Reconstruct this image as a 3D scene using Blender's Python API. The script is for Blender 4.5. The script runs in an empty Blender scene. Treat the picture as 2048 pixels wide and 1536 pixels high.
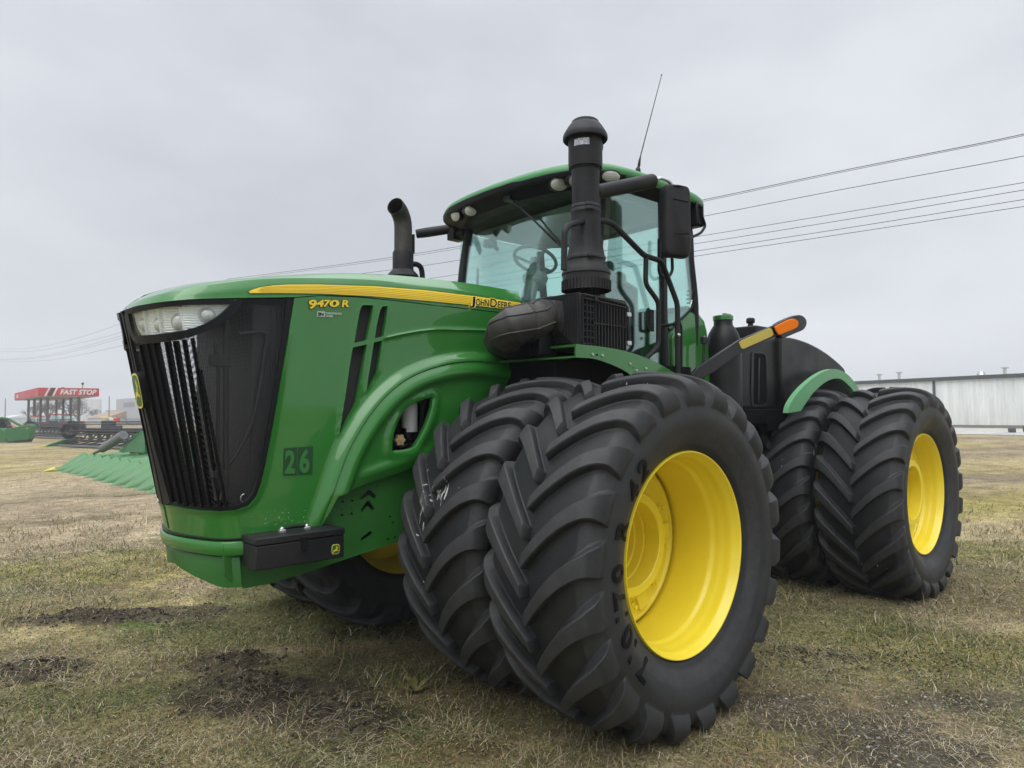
import bpy, math, random
import numpy as np
from mathutils import Vector, Matrix, geometry
random.seed(7); rng = np.random.default_rng(11)
S = bpy.context.scene
# ------------------------------------------------------------------ camera, sky, sun, exposure
FPX = 1380.0
CAM = np.array([3.2559, 4.1462, 1.7240]); YAW, PITCH, ROLL = -2.3180, 0.0430, -0.0119
FW = np.array([math.cos(PITCH)*math.cos(YAW), math.cos(PITCH)*math.sin(YAW), math.sin(PITCH)])
_r = np.array([math.sin(YAW), -math.cos(YAW), 0.0]); _u = np.cross(_r, FW)
RT = _r*math.cos(ROLL)+_u*math.sin(ROLL); UP = -_r*math.sin(ROLL)+_u*math.cos(ROLL)
cam = bpy.data.cameras.new('camera'); cam.sensor_width = 36; cam.lens = FPX/2048*36
cam.clip_start = 0.05; cam.clip_end = 5000
co = bpy.data.objects.new('camera', cam); S.collection.objects.link(co)
co.matrix_world = Matrix(((RT[0], UP[0], -FW[0], CAM[0]), (RT[1], UP[1], -FW[1], CAM[1]), (RT[2], UP[2], -FW[2], CAM[2]), (0, 0, 0, 1)))
S.camera = co
W = bpy.data.worlds.new('World'); S.world = W; W.use_nodes = True
nt = W.node_tree; nt.nodes.clear()
def N(t, **k):
    n = nt.nodes.new(t)
    for a, b in k.items(): setattr(n, a, b)
    return n
out = N('ShaderNodeOutputWorld'); bg = N('ShaderNodeBackground'); nt.links.new(bg.outputs[0], out.inputs[0])
SUN_EL, SUN_ROT = math.radians(58), math.radians(65)
sky = N('ShaderNodeTexSky', sky_type='NISHITA', sun_disc=False, sun_elevation=SUN_EL, sun_rotation=SUN_ROT)
sky.dust_density = 5.0; sky.air_density = 1.0
# overcast: the clear sky is almost wholly hidden by a cloud layer
tc = N('ShaderNodeTexCoord'); sep = N('ShaderNodeSeparateXYZ'); nt.links.new(tc.outputs['Generated'], sep.inputs[0])
mp = N('ShaderNodeMapping'); mp.inputs['Scale'].default_value = (1.0, 1.0, 2.4); mp.inputs['Location'].default_value = (3.1, 0.4, 0.2); nt.links.new(tc.outputs['Generated'], mp.inputs[0])
no = N('ShaderNodeTexNoise'); no.inputs['Scale'].default_value = 1.5; no.inputs['Detail'].default_value = 5; no.inputs['Roughness'].default_value = .5
nt.links.new(mp.outputs[0], no.inputs['Vector'])
cr1 = N('ShaderNodeValToRGB'); e = cr1.color_ramp.elements
e[0].position = .34; e[0].color = (.50, .525, .57, 1); e[1].position = .66; e[1].color = (.70, .725, .765, 1)
nt.links.new(no.outputs['Fac'], cr1.inputs[0])
# gradient: slightly paler towards the horizon
cr2 = N('ShaderNodeValToRGB'); e = cr2.color_ramp.elements
e[0].position = 0.0; e[0].color = (1.12, 1.12, 1.12, 1); e[1].position = .55; e[1].color = (.94, .95, .97, 1)
e2 = cr2.color_ramp.elements.new(.62); e2.color = (1.1, 1.1, 1.1, 1)
e3 = cr2.color_ramp.elements.new(.80); e3.color = (3.1, 3.1, 3.05, 1)
nt.links.new(sep.outputs[2], cr2.inputs[0])
mul = N('ShaderNodeMix', data_type='RGBA', blend_type='MULTIPLY'); mul.inputs[0].default_value = 1
nt.links.new(cr1.outputs[0], mul.inputs[6]); nt.links.new(cr2.outputs[0], mul.inputs[7])
sc = N('ShaderNodeMix', data_type='RGBA', blend_type='MULTIPLY'); sc.inputs[0].default_value = 1
sc.inputs[7].default_value = (10, 10, 10, 1); nt.links.new(mul.outputs[2], sc.inputs[6])
mx = N('ShaderNodeMix', data_type='RGBA'); mx.inputs[0].default_value = .97
nt.links.new(sky.outputs[0], mx.inputs[6]); nt.links.new(sc.outputs[2], mx.inputs[7])
nt.links.new(mx.outputs[2], bg.inputs[0]); bg.inputs[1].default_value = 0.1
sl = bpy.data.lights.new('sun', 'SUN'); sl.energy = 1.5; sl.angle = math.radians(60); sl.color = (1, .97, .92)
so = bpy.data.objects.new('sun', sl); S.collection.objects.link(so)
_sd = Vector((math.sin(SUN_ROT)*math.cos(SUN_EL), math.cos(SUN_ROT)*math.cos(SUN_EL), math.sin(SUN_EL)))
so.rotation_euler = _sd.to_track_quat('Z', 'Y').to_euler(); so.location = (0, 0, 30)
S.view_settings.view_transform = 'Standard'; S.view_settings.look = 'None'; S.view_settings.exposure = 0.22; S.view_settings.gamma = 1
S.cycles.max_bounces = 8; S.cycles.transparent_max_bounces = 24; S.cycles.diffuse_bounces = 3; S.cycles.glossy_bounces = 3
S.cycles.use_denoising = True
# ------------------------------------------------------------------ frames: world and the tractor's own (it stands on very slightly sloping ground)
CB, DZ = -0.0089, -0.0041
def _rx(a): return np.array([[1, 0, 0], [0, math.cos(a), -math.sin(a)], [0, math.sin(a), math.cos(a)]])
def _ry(a): return np.array([[math.cos(a), 0, math.sin(a)], [0, 1, 0], [-math.sin(a), 0, math.cos(a)]])
TM = _ry(DZ)@_rx(CB)
CL = TM.T@CAM
def ray(px, py, local=True):
    d = FW+(px-1024)/FPX*RT-(py-768)/FPX*UP
    return (CL, TM.T@d) if local else (CAM, d)
def U(px, py, ax, val, local=True):
    o, d = ray(px, py, local); i = 'xyz'.index(ax); t = (val-o[i])/d[i]; return o+t*d
def PX(p):
    d = TM@np.asarray(p, float)-CAM; z = d@FW; return (1024+FPX*(d@RT)/z, 768-FPX*(d@UP)/z)
def atd(px, py, depth):            # world point at a distance along the view axis
    o, d = ray(px, py, False); return Vector(o+d*depth)
# ------------------------------------------------------------------ materials
MT = {}
def mat(name, col, rough=.5, metal=0, noise=0, nscale=8, bump=0, bscale=60, coat=0, spec=.5, trans=0, alpha=1, emis=None, dust=0, streak=0, dustcol=(.25, .23, .2)):
    if name in MT: return MT[name]
    m = bpy.data.materials.new(name); m.use_nodes = True; t = m.node_tree; b = t.nodes['Principled BSDF']; L = t.links.new
    b.inputs['Roughness'].default_value = rough; b.inputs['Metallic'].default_value = metal
    b.inputs['Specular IOR Level'].default_value = spec; b.inputs['Coat Weight'].default_value = coat; b.inputs['Coat Roughness'].default_value = .05
    b.inputs['Transmission Weight'].default_value = trans; b.inputs['Alpha'].default_value = alpha
    if emis: b.inputs['Emission Color'].default_value = (*emis, 1); b.inputs['Emission Strength'].default_value = 1
    c = t.nodes.new('ShaderNodeTexCoord')
    def nz(scale, detail=4):
        n = t.nodes.new('ShaderNodeTexNoise'); n.inputs['Scale'].default_value = scale; n.inputs['Detail'].default_value = detail
        L(c.outputs['Object'], n.inputs['Vector']); return n
    cur = t.nodes.new('ShaderNodeRGB'); cur.outputs[0].default_value = (*col, 1); cur = cur.outputs[0]
    if noise:
        n = nz(nscale); r = t.nodes.new('ShaderNodeMapRange'); r.inputs[1].default_value = .3; r.inputs[2].default_value = .7
        r.inputs[3].default_value = 1-noise; r.inputs[4].default_value = 1+noise; L(n.outputs['Fac'], r.inputs[0])
        x = t.nodes.new('ShaderNodeMix'); x.data_type = 'RGBA'; x.blend_type = 'MULTIPLY'; x.inputs[0].default_value = 1
        L(cur, x.inputs[6]); L(r.outputs[0], x.inputs[7]); cur = x.outputs[2]
        r2 = t.nodes.new('ShaderNodeMapRange'); r2.inputs[1].default_value = .3; r2.inputs[2].default_value = .7
        r2.inputs[3].default_value = max(0.02, rough-.08); r2.inputs[4].default_value = rough+.08; L(n.outputs['Fac'], r2.inputs[0]); L(r2.outputs[0], b.inputs['Roughness'])
    if dust:
        n = nz(3.1, 6); n2 = nz(140, 2); r = t.nodes.new('ShaderNodeMapRange'); r.inputs[1].default_value = .42; r.inputs[2].default_value = .75
        r.inputs[3].default_value = 0; r.inputs[4].default_value = dust; L(n.outputs['Fac'], r.inputs[0])
        q = t.nodes.new('ShaderNodeMath'); q.operation = 'MULTIPLY'; L(r.outputs[0], q.inputs[0]); L(n2.outputs['Fac'], q.inputs[1])
        x = t.nodes.new('ShaderNodeMix'); x.data_type = 'RGBA'; L(q.outputs[0], x.inputs[0]); L(cur, x.inputs[6]); x.inputs[7].default_value = (*dustcol, 1); cur = x.outputs[2]
    if streak:                      # scuffs and dried splashes
        mpn = t.nodes.new('ShaderNodeMapping'); mpn.inputs['Scale'].default_value = (26, 60, 9); oi = t.nodes.new('ShaderNodeObjectInfo'); vm = t.nodes.new('ShaderNodeVectorMath'); vm.operation = 'MULTIPLY_ADD'; L(oi.outputs['Random'], vm.inputs[0]); vm.inputs[1].default_value = (37, 51, 23); L(c.outputs['Object'], vm.inputs[2]); L(vm.outputs[0], mpn.inputs[0])
        n = t.nodes.new('ShaderNodeTexNoise'); n.inputs['Scale'].default_value = 1; n.inputs['Detail'].default_value = 2; L(mpn.outputs[0], n.inputs['Vector'])
        n2 = nz(2.2, 1); L(vm.outputs[0], n2.inputs['Vector'])
        a = t.nodes.new('ShaderNodeMath'); a.operation = 'ADD'; L(n.outputs['Fac'], a.inputs[0]); L(n2.outputs['Fac'], a.inputs[1])
        r = t.nodes.new('ShaderNodeMapRange'); r.inputs[1].default_value = 1.40; r.inputs[2].default_value = 1.415; r.inputs[3].default_value = 0; r.inputs[4].default_value = streak; L(a.outputs[0], r.inputs[0])
        x = t.nodes.new('ShaderNodeMix'); x.data_type = 'RGBA'; L(r.outputs[0], x.inputs[0]); L(cur, x.inputs[6]); x.inputs[7].default_value = (.6, .6, .58, 1); cur = x.outputs[2]
    L(cur, b.inputs['Base Color'])
    if bump:
        n = nz(bscale, 5); bp = t.nodes.new('ShaderNodeBump'); bp.inputs['Strength'].default_value = bump; bp.inputs['Distance'].default_value = .01
        L(n.outputs['Fac'], bp.inputs['Height']); L(bp.outputs[0], b.inputs['Normal'])
    MT[name] = m; return m
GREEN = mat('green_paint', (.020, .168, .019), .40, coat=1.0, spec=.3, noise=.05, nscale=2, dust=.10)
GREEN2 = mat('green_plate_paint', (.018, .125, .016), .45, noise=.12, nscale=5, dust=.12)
GREEN3 = mat('green_sky_lit_paint', (.13, .36, .17), .5, noise=.1, nscale=1, dust=.2)  # paler green for the rear fender: skylight on its upturned face is in the colour
ROOFG = mat('green_roof_paint', (.03, .21, .05), .4, noise=.08, nscale=3, dust=.25)
YEL = mat('yellow_wheel_paint', (.88, .70, .035), .36, noise=.05, nscale=3, dust=.08, coat=.2)
DECY = mat('yellow_decal', (.80, .58, .03), .4)
DECY2 = mat('pale_yellow_decal', (.86, .70, .12), .4)
RUB = mat('tyre_rubber', (.015, .0165, .019), .55, noise=.22, nscale=5, bump=.12, bscale=70, dust=.35, dustcol=(.10, .095, .085), streak=.8, spec=.28)
def wear_rubber():          # lug tops are scuffed and dusty, the grooves stay dark: an attribute on the tyre mesh
    t = RUB.node_tree; b = t.nodes['Principled BSDF']; src = b.inputs['Base Color'].links[0].from_socket; a = t.nodes.new('ShaderNodeVertexColor'); a.layer_name = 'wear'; c = t.nodes.new('ShaderNodeTexCoord')
    n = t.nodes.new('ShaderNodeTexNoise'); n.inputs['Scale'].default_value = 14; n.inputs['Detail'].default_value = 6; n.inputs['Roughness'].default_value = .7; t.links.new(c.outputs['Object'], n.inputs['Vector']); r = t.nodes.new('ShaderNodeMapRange'); r.inputs[1].default_value = .3; r.inputs[2].default_value = .7; r.inputs[3].default_value = .35; r.inputs[4].default_value = 1.15; t.links.new(n.outputs['Fac'], r.inputs[0])
    m1 = t.nodes.new('ShaderNodeMath'); m1.operation = 'MULTIPLY'; t.links.new(a.outputs[0], m1.inputs[0]); t.links.new(r.outputs[0], m1.inputs[1]); m1.use_clamp = True
    x = t.nodes.new('ShaderNodeMix'); x.data_type = 'RGBA'; t.links.new(m1.outputs[0], x.inputs[0]); t.links.new(src, x.inputs[6]); x.inputs[7].default_value = (.044, .045, .047, 1); t.links.new(x.outputs[2], b.inputs['Base Color'])
wear_rubber()
LET = mat('dark_lettering_rubber', (.004, .004, .005), .6, spec=.15)
BLK = mat('black_plastic', (.011, .0115, .0135), .5, spec=.25, noise=.15, nscale=10, bump=.06, bscale=250, dust=.12)
BLKS = mat('black_smooth_plastic', (.006, .0065, .008), .36, spec=.22, noise=.1, nscale=6)
BLKD = mat('black_interior', (.005, .005, .006), .8, spec=.1)
TANK = mat('black_moulded_tank', (.0075, .008, .010), .42, spec=.28, noise=.15, nscale=4, bump=.05, bscale=120, dust=.15)
DMET = mat('dark_metal', (.03, .03, .032), .45, metal=.3, noise=.2)
MET = mat('bright_metal', (.6, .6, .6), .3, metal=.9)
PIPE = mat('weathered_exhaust_steel', (.05, .047, .045), .6, metal=.4, noise=.4, nscale=14, dust=.5, dustcol=(.16, .13, .1))
SILV = mat('silver_reflector', (.90, .935, .97), .24, metal=.1)
SLAT = mat('matt_black_slat', (.005, .005, .0065), .6, spec=.12)
LENSW = mat('white_lamp_glass', (.62, .63, .58), .15, metal=.2)
WHT = mat('white_plastic', (.72, .73, .74), .45)
CAPY = mat('cream_cap', (.52, .38, .2), .5)
ORA = mat('amber_lens', (.85, .19, .0), .5, spec=.05)
REFY = mat('amber_reflector_tape', (.50, .40, .04), .45, noise=.1, nscale=300)
TRIM = mat('grey_cab_trim', (.13, .14, .14), .6)
LINER = mat('pale_cab_liner', (.30, .32, .31), .7)
DGRN = mat('dark_green_sticker', (.008, .055, .014), .45)
RADI = mat('radiator_core', (.022, .024, .026), .5, noise=.3, nscale=30)
def glass_mat(name, tint, refl=.09, fk=.55):
    m = bpy.data.materials.new(name); m.use_nodes = True; t = m.node_tree; t.nodes.clear(); L = t.links.new
    o = t.nodes.new('ShaderNodeOutputMaterial'); tr = t.nodes.new('ShaderNodeBsdfTransparent'); tr.inputs[0].default_value = (*tint, 1)
    g = t.nodes.new('ShaderNodeBsdfGlossy'); g.inputs['Roughness'].default_value = .02; g.inputs[0].default_value = (.95, 1, .98, 1)
    f = t.nodes.new('ShaderNodeFresnel'); f.inputs[0].default_value = 1.5; x = t.nodes.new('ShaderNodeMixShader')
    a = t.nodes.new('ShaderNodeMath'); a.operation = 'MULTIPLY_ADD'; a.inputs[1].default_value = fk; a.inputs[2].default_value = refl; L(f.outputs[0], a.inputs[0])
    L(a.outputs[0], x.inputs[0]); L(tr.outputs[0], x.inputs[1]); L(g.outputs[0], x.inputs[2]); L(x.outputs[0], o.inputs[0]); return m
GLASS = glass_mat('tinted_cab_glass', (.85, .97, .945), .0)
CLEAR = glass_mat('clear_lamp_cover', (.97, .98, .97), .02, .12)
def perf_mat(name, ax, sx, sz, th, col=(.012, .012, .014)):
    m = bpy.data.materials.new(name); m.use_nodes = True; t = m.node_tree; L = t.links.new; b = t.nodes['Principled BSDF']
    b.inputs['Base Color'].default_value = (*col, 1); b.inputs['Roughness'].default_value = .4; o = t.nodes['Material Output']
    c = t.nodes.new('ShaderNodeTexCoord'); s = t.nodes.new('ShaderNodeSeparateXYZ'); L(c.outputs['Object'], s.inputs[0])
    def mth(op, a, bv):
        n = t.nodes.new('ShaderNodeMath'); n.operation = op
        for i, v in enumerate((a, bv)):
            if v is None: continue
            if isinstance(v, (int, float)): n.inputs[i].default_value = v
            else: L(v, n.inputs[i])
        return n.outputs[0]
    u = mth('SINE', mth('MULTIPLY', mth('ADD', s.outputs[0], mth('MULTIPLY', s.outputs[1], ax)), sx), None)
    v = mth('SINE', mth('MULTIPLY', s.outputs[2], sz), None)
    h = mth('GREATER_THAN', mth('ADD', u, v), th)
    tr = t.nodes.new('ShaderNodeBsdfTransparent'); x = t.nodes.new('ShaderNodeMixShader')
    L(h, x.inputs[0]); L(b.outputs[0], x.inputs[1]); L(tr.outputs[0], x.inputs[2]); L(x.outputs[0], o.inputs[0]); return m
MESHM = perf_mat('perforated_black_screen', 1.0, 900, 900, -.45, (.022, .023, .026))
# ------------------------------------------------------------------ mesh helpers
def tag(o, label=None, cat=None, group=None, kind=None):
    for k, v in (('label', label), ('category', cat), ('group', group), ('kind', kind)):
        if v: o[k] = v
    return o
def empty(name, loc=(0, 0, 0), parent=None, rot=None):
    o = bpy.data.objects.new(name, None); S.collection.objects.link(o); o.parent = parent; o.location = loc
    if rot: o.rotation_euler = rot
    return o
def link(name, me, m, parent=None, smooth=35, bevel=0, seg=2):
    o = bpy.data.objects.new(name, me); S.collection.objects.link(o); o.parent = parent
    for q in (m if isinstance(m, (list, tuple)) else [m]): me.materials.append(q)
    if smooth:
        me.shade_smooth(); me.set_sharp_from_angle(angle=math.radians(smooth))
    if bevel:
        b = o.modifiers.new('bevel', 'BEVEL'); b.width = bevel; b.segments = seg; b.limit_method = 'ANGLE'; b.angle_limit = math.radians(40); b.harden_normals = False
    return o
class MB:
    def __init__(s): s.v = []; s.f = []; s.mi = []; s.cur = 0
    def add(s, vs, fs):
        n = len(s.v); s.v += [tuple(map(float, p)) for p in vs]
        for f in fs: s.f.append(tuple(i+n for i in f)); s.mi.append(s.cur)
        return s
    def box(s, c, d, rz=0, ry=0, rx=0, taper=1):
        R = Matrix.Rotation(rz, 3, 'Z')@Matrix.Rotation(ry, 3, 'Y')@Matrix.Rotation(rx, 3, 'X'); c = Vector(c); vs = []
        for z in (-1, 1):
            k = taper if z > 0 else 1
            for x, y in ((-1, -1), (1, -1), (1, 1), (-1, 1)): vs.append(c+R@Vector((x*d[0]/2*k, y*d[1]/2*k, z*d[2]/2)))
        return s.add(vs, [(3, 2, 1, 0), (4, 5, 6, 7), (0, 1, 5, 4), (1, 2, 6, 5), (2, 3, 7, 6), (3, 0, 4, 7)])
    def bb(s, a, b): return s.box([(p+q)/2 for p, q in zip(a, b)], [abs(q-p) for p, q in zip(a, b)])
    def tube(s, pts, r, n=12, cap=True, squash=None):
        pts = [Vector(p) for p in pts]; k = len(pts); rs = r if isinstance(r, (list, tuple)) else [r]*k
        t0 = (pts[1]-pts[0]).normalized(); u = t0.orthogonal().normalized(); vs = []; prev = t0
        for i, p in enumerate(pts):
            t = (pts[min(i+1, k-1)]-pts[max(i-1, 0)]).normalized(); q = prev.rotation_difference(t); u = (q@u).normalized(); prev = t; w = t.cross(u)
            for j in range(n):
                a = 2*math.pi*j/n; vs.append(p+(u*math.cos(a)+w*math.sin(a))*rs[i])
        fs = [(i*n+j, i*n+(j+1) % n, (i+1)*n+(j+1) % n, (i+1)*n+j) for i in range(k-1) for j in range(n)]
        if cap: fs += [tuple(range(n-1, -1, -1)), tuple(range((k-1)*n, k*n))]
        return s.add(vs, fs)
    def lathe(s, prof, c=(0, 0, 0), ax='z', n=32, close=False, a0=0, a1=2*math.pi):
        full = abs(a1-a0-2*math.pi) < 1e-6; m = n if full else n+1; vs = []
        for r, h in prof:
            for j in range(m):
                a = a0+(a1-a0)*j/n; x, y = r*math.cos(a), r*math.sin(a)
                p = {'z': (x, y, h), 'y': (x, h, y), 'x': (h, x, y)}[ax]; vs.append([p[i]+c[i] for i in range(3)])
        fs = []; K = len(prof); rows = K if close else K-1
        for i in range(rows):
            for j in range(n):
                j2 = (j+1) % m if full else j+1; i2 = (i+1) % K
                q = (i*m+j, i*m+j2, i2*m+j2, i2*m+j); fs.append(q if ax != 'y' else q[::-1])
        return s.add(vs, fs)
    def prism(s, poly, n, h):      # 3D polygon extruded along vector n*h
        n = Vector(n)*h; a = [Vector(p) for p in poly]; k = len(a)
        return s.add(a+[p+n for p in a], [tuple(range(k-1, -1, -1)), tuple(range(k, 2*k))]+[(i, (i+1) % k, k+(i+1) % k, k+i) for i in range(k)])
    def loft(s, rings, closed=True, cap=False):
        n = len(rings[0]); base = []
        for r in rings: base += [Vector(p) for p in r]
        fs = []
        for i in range(len(rings)-1):
            for j in range(n if closed else n-1): fs.append((i*n+j, i*n+(j+1) % n, (i+1)*n+(j+1) % n, (i+1)*n+j))
        if cap: fs += [tuple(range(n-1, -1, -1)), tuple(range((len(rings)-1)*n, len(rings)*n))]
        return s.add(base, fs)
    def move(s, d): s.v = [tuple(Vector(p)+d) for p in s.v]; return s
    def warp(s, f): s.v = [tuple(f(*p)) for p in s.v]; return s
    def build(s, name, m, parent=None, smooth=35, bevel=0, seg=2, fix=True):
        me = bpy.data.meshes.new(name); me.from_pydata(s.v, [], s.f)
        if any(s.mi): me.polygons.foreach_set('material_index', s.mi)
        me.update()
        if fix:
            import bmesh
            b = bmesh.new(); b.from_mesh(me); bmesh.ops.recalc_face_normals(b, faces=b.faces); b.to_mesh(me); b.free()
        return link(name, me, m, parent, smooth, bevel, seg)
def cr(P, n=8, closed=False):      # Catmull-Rom through 2D/3D points
    P = np.array(P, float); k = len(P); o = []
    for i in range(k if closed else k-1):
        g = lambda j: P[j % k] if closed else P[min(max(j, 0), k-1)]
        a, b, c, d = g(i-1), g(i), g(i+1), g(i+2)
        for t in np.arange(n)/n: o.append(.5*((2*b)+(c-a)*t+(2*a-5*b+4*c-d)*t*t+(3*b-a-3*c+d)*t**3))
    if not closed: o.append(P[-1])
    return np.array(o)
def inpoly(P, poly):
    x, y = P[:, 0], P[:, 1]; r = np.zeros(len(P), bool); q = np.asarray(poly)
    for i in range(len(q)):
        (x1, y1), (x2, y2) = q[i-1], q[i]
        if y1 == y2: continue
        c = ((y1 > y) != (y2 > y)) & (x < (x2-x1)*(y-y1)/(y2-y1)+x1); r ^= c
    return r
def dist_line(P, L):
    P = np.asarray(P, float); L = np.asarray(L, float); best = np.full(len(P), 1e9); sg = np.zeros(len(P))
    for i in range(len(L)-1):
        a, b = L[i], L[i+1]; ab = b-a; t = np.clip(((P-a)@ab)/(ab@ab+1e-12), 0, 1); q = P-a-t[:, None]*ab; d = np.hypot(q[:, 0], q[:, 1])
        cs = ab[0]*(P[:, 1]-a[1])-ab[1]*(P[:, 0]-a[0]); m = d < best; best[m] = d[m]; sg[m] = np.sign(cs[m])
    return best, sg
def resample(poly, step, closed=True):
    P = np.array(poly, float); Q = []; k = len(P)
    for i in range(k if closed else k-1):
        a, b = P[i], P[(i+1) % k]; n = max(1, int(round(np.hypot(*(b-a))/step)))
        for j in range(n): Q.append(a+(b-a)*j/n)
    if not closed: Q.append(P[-1])
    return np.array(Q)
# a "surface" is a function of local points (n,3) that is positive outside the body; rays find where they enter it
def hit(PXY, surf, t0=1.0, t1=11.0, n=260):
    PXY = np.asarray(PXY, float); D = (FW[None]+((PXY[:, 0]-1024)/FPX)[:, None]*RT-((PXY[:, 1]-768)/FPX)[:, None]*UP)@TM
    ts = np.linspace(t0, t1, n); prev = surf(CL+D*t0); T = np.full(len(D), np.nan)
    for a, b in zip(ts[:-1], ts[1:]):
        cur = surf(CL+D*b); m = (prev > 0) & (cur <= 0) & np.isnan(T); T[m] = a; prev = cur
    miss = np.isnan(T)
    lo = np.where(miss, t0, T); hi = lo+(ts[1]-ts[0])
    for _ in range(18):
        md = (lo+hi)/2; s = surf(CL+D*md[:, None]) > 0; lo = np.where(s, md, lo); hi = np.where(s, hi, md)
    R = CL+D*lo[:, None]; R[miss] = np.nan; return R
def grad(surf, P):
    g = np.zeros_like(P); h = 2e-3
    for i in range(3):
        e = np.zeros(3); e[i] = h; g[:, i] = (surf(P+e)-surf(P-e))/(2*h)
    return g/np.linalg.norm(g, axis=1)[:, None]
def plane(ax, val, sgn=1):
    i = 'xyz'.index(ax); return lambda P: (P[:, i]-val)*sgn
def panel(name, outer, holes, surf, m, parent, thick=.02, off=0, step=7, grid=8, smooth=30, bevel=0, mirror=True, open_back=False, wall=None, extra=None, keepout=None):
    """An outline seen in the photograph cut out of a curved body surface: real sheet with thickness; off may be a function of the outline plane."""
    loops = [resample(outer, step)]+[resample(h, step) for h in holes]; V = np.concatenate(loops); E = []; b = 0
    for L in loops: E += [(b+i, b+(i+1) % len(L)) for i in range(len(L))]; b += len(L)
    x0, y0 = loops[0].min(0); x1, y1 = loops[0].max(0)
    if grid:
        gx, gy = np.meshgrid(np.arange(x0, x1, grid), np.arange(y0, y1, grid)); gx = gx+(np.arange(gx.shape[0]) % 2)[:, None]*grid/2; G = np.stack([gx.ravel(), gy.ravel()], 1)
        k = inpoly(G, loops[0])
        for L in loops[1:]: k &= ~inpoly(G, L)
        G = G[k]
        for L in loops:
            d, _ = dist_line(G, np.vstack([L, L[:1]])); G = G[d > grid*.45]
        if extra is not None:
            G = G[keepout(G)]; X = extra[inpoly(extra, loops[0])]
            for L in loops: X = X[dist_line(X, np.vstack([L, L[:1]]))[0] > 1.6]
            for L in loops[1:]: X = X[~inpoly(X, L)]
            G = np.concatenate([G, X])
        V = np.concatenate([V, G])
    r = geometry.delaunay_2d_cdt([Vector(p) for p in V], E, [], 0, 1e-5)
    v2 = np.array([tuple(p) for p in r[0]]); T = np.array([f for f in r[2] if len(f) == 3]); c = v2[T].mean(1); k = inpoly(c, loops[0])
    for L in loops[1:]: k &= ~inpoly(c, L)
    T = T[k]; P = hit(v2, surf); ok = ~np.isnan(P[:, 0]); T = T[ok[T].all(1)]
    used = np.unique(T); remap = -np.ones(len(v2), int); remap[used] = np.arange(len(used)); T = remap[T]; v2 = v2[used]; P = P[used]
    nrm = grad(surf, P); of = off(v2) if callable(off) else np.full(len(v2), off); P = P+nrm*of[:, None]
    A, B, C3 = P[T[:, 0]], P[T[:, 1]], P[T[:, 2]]; fl = (np.cross(B-A, C3-A)*nrm[T[:, 0]]).sum(1) < 0; T[fl] = T[fl][:, ::-1]
    n = len(P); cnt = {}
    for t in T:
        for a, b_ in ((t[0], t[1]), (t[1], t[2]), (t[2], t[0])): cnt[(a, b_)] = 1
    bd = [e for e in cnt if (e[1], e[0]) not in cnt]
    verts = P.tolist()+(P-nrm*thick).tolist(); faces = [tuple(map(int, t)) for t in T]
    if not open_back: faces += [tuple(int(i)+n for i in t[::-1]) for t in T]
    faces += [(int(b_), int(a), int(a)+n, int(b_)+n) for a, b_ in bd]
    def mk(vs, fs, nm):
        me = bpy.data.meshes.new(nm); me.from_pydata(vs, [], fs); me.update(); return link(nm, me, m, parent, smooth, bevel)
    o = mk(verts, faces, name)
    if mirror: mk([(p[0], -p[1], p[2]) for p in verts], [f[::-1] for f in faces], name)
    return o
def strip(name, a, b, surf, w, m, parent, proud=.01, depth=.02, n=14, mirror=True, sides=(1, -1)):
    """a bar that lies along a body surface between two picture points"""
    mb = MB(); q = np.linspace(0, 1, n)[:, None]; L = np.array(a, float)+(np.array(b, float)-np.array(a, float))*q; P = hit(L, surf); P = P[~np.isnan(P[:, 0])]
    if len(P) < 2: return None
    G = grad(surf, P); T = np.gradient(P, axis=0); T /= np.linalg.norm(T, axis=1)[:, None]; B = np.cross(G, T); rings = []
    for p, g, bb in zip(P, G, B): rings.append([p+bb*w/2-g*depth, p-bb*w/2-g*depth, p-bb*w/2*.7+g*proud, p+bb*w/2*.7+g*proud])
    for s in (sides if mirror else (1,)):
        mb = MB(); mb.loft([[np.array(p)*[1, s, 1] for p in r] for r in rings], cap=True); o = mb.build(name, m, parent)
    return o
def text_pts(body, size=1, shear=0, offset=0, spacing=1, extrude=0, bold=0):
    c = bpy.data.curves.new('t', 'FONT'); c.body = body; c.size = size; c.shear = shear; c.offset = offset; c.space_character = spacing; c.extrude = extrude; c.resolution_u = 4
    o = bpy.data.objects.new('t', c); S.collection.objects.link(o); bpy.context.view_layer.update()
    me = bpy.data.meshes.new_from_object(o.evaluated_get(bpy.context.evaluated_depsgraph_get()))
    V = np.array([v.co[:] for v in me.vertices]); F = [tuple(p.vertices) for p in me.polygons]
    bpy.data.objects.remove(o); bpy.data.curves.remove(c); bpy.data.meshes.remove(me); return V, F
def flat_mesh(name, V3, F, nrm, m, parent, th=.0015):
    n = len(V3); V3 = np.asarray(V3); verts = (V3+nrm*th).tolist()+V3.tolist(); ed = {}
    A = V3[F[0][0]]; b_ = V3[F[0][1]]; c_ = V3[F[0][2]]
    nn = nrm[F[0][0]] if nrm.ndim > 1 else nrm
    F = [f[::-1] for f in F] if np.dot(np.cross(b_-A, c_-A), nn) < 0 else list(F)
    for f in F:
        for i in range(len(f)): ed[(f[i], f[(i+1) % len(f)])] = 1
    fs = list(F)+[(b, a, a+n, b+n) for a, b in ed if (b, a) not in ed]
    me = bpy.data.meshes.new(name); me.from_pydata(verts, [], fs); me.update(); return link(name, me, m, parent, 0)
def px_text(name, body, org, ux, uy, surf, m, parent, off=.004, th=.0015, **k):
    V, F = text_pts(body, **k); Q = np.array(org)+V[:, :1]*np.array(ux)+V[:, 1:2]*np.array(uy); P = hit(Q, surf); G = grad(surf, P); return flat_mesh(name, P+G*off, F, G, m, parent, th)
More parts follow.
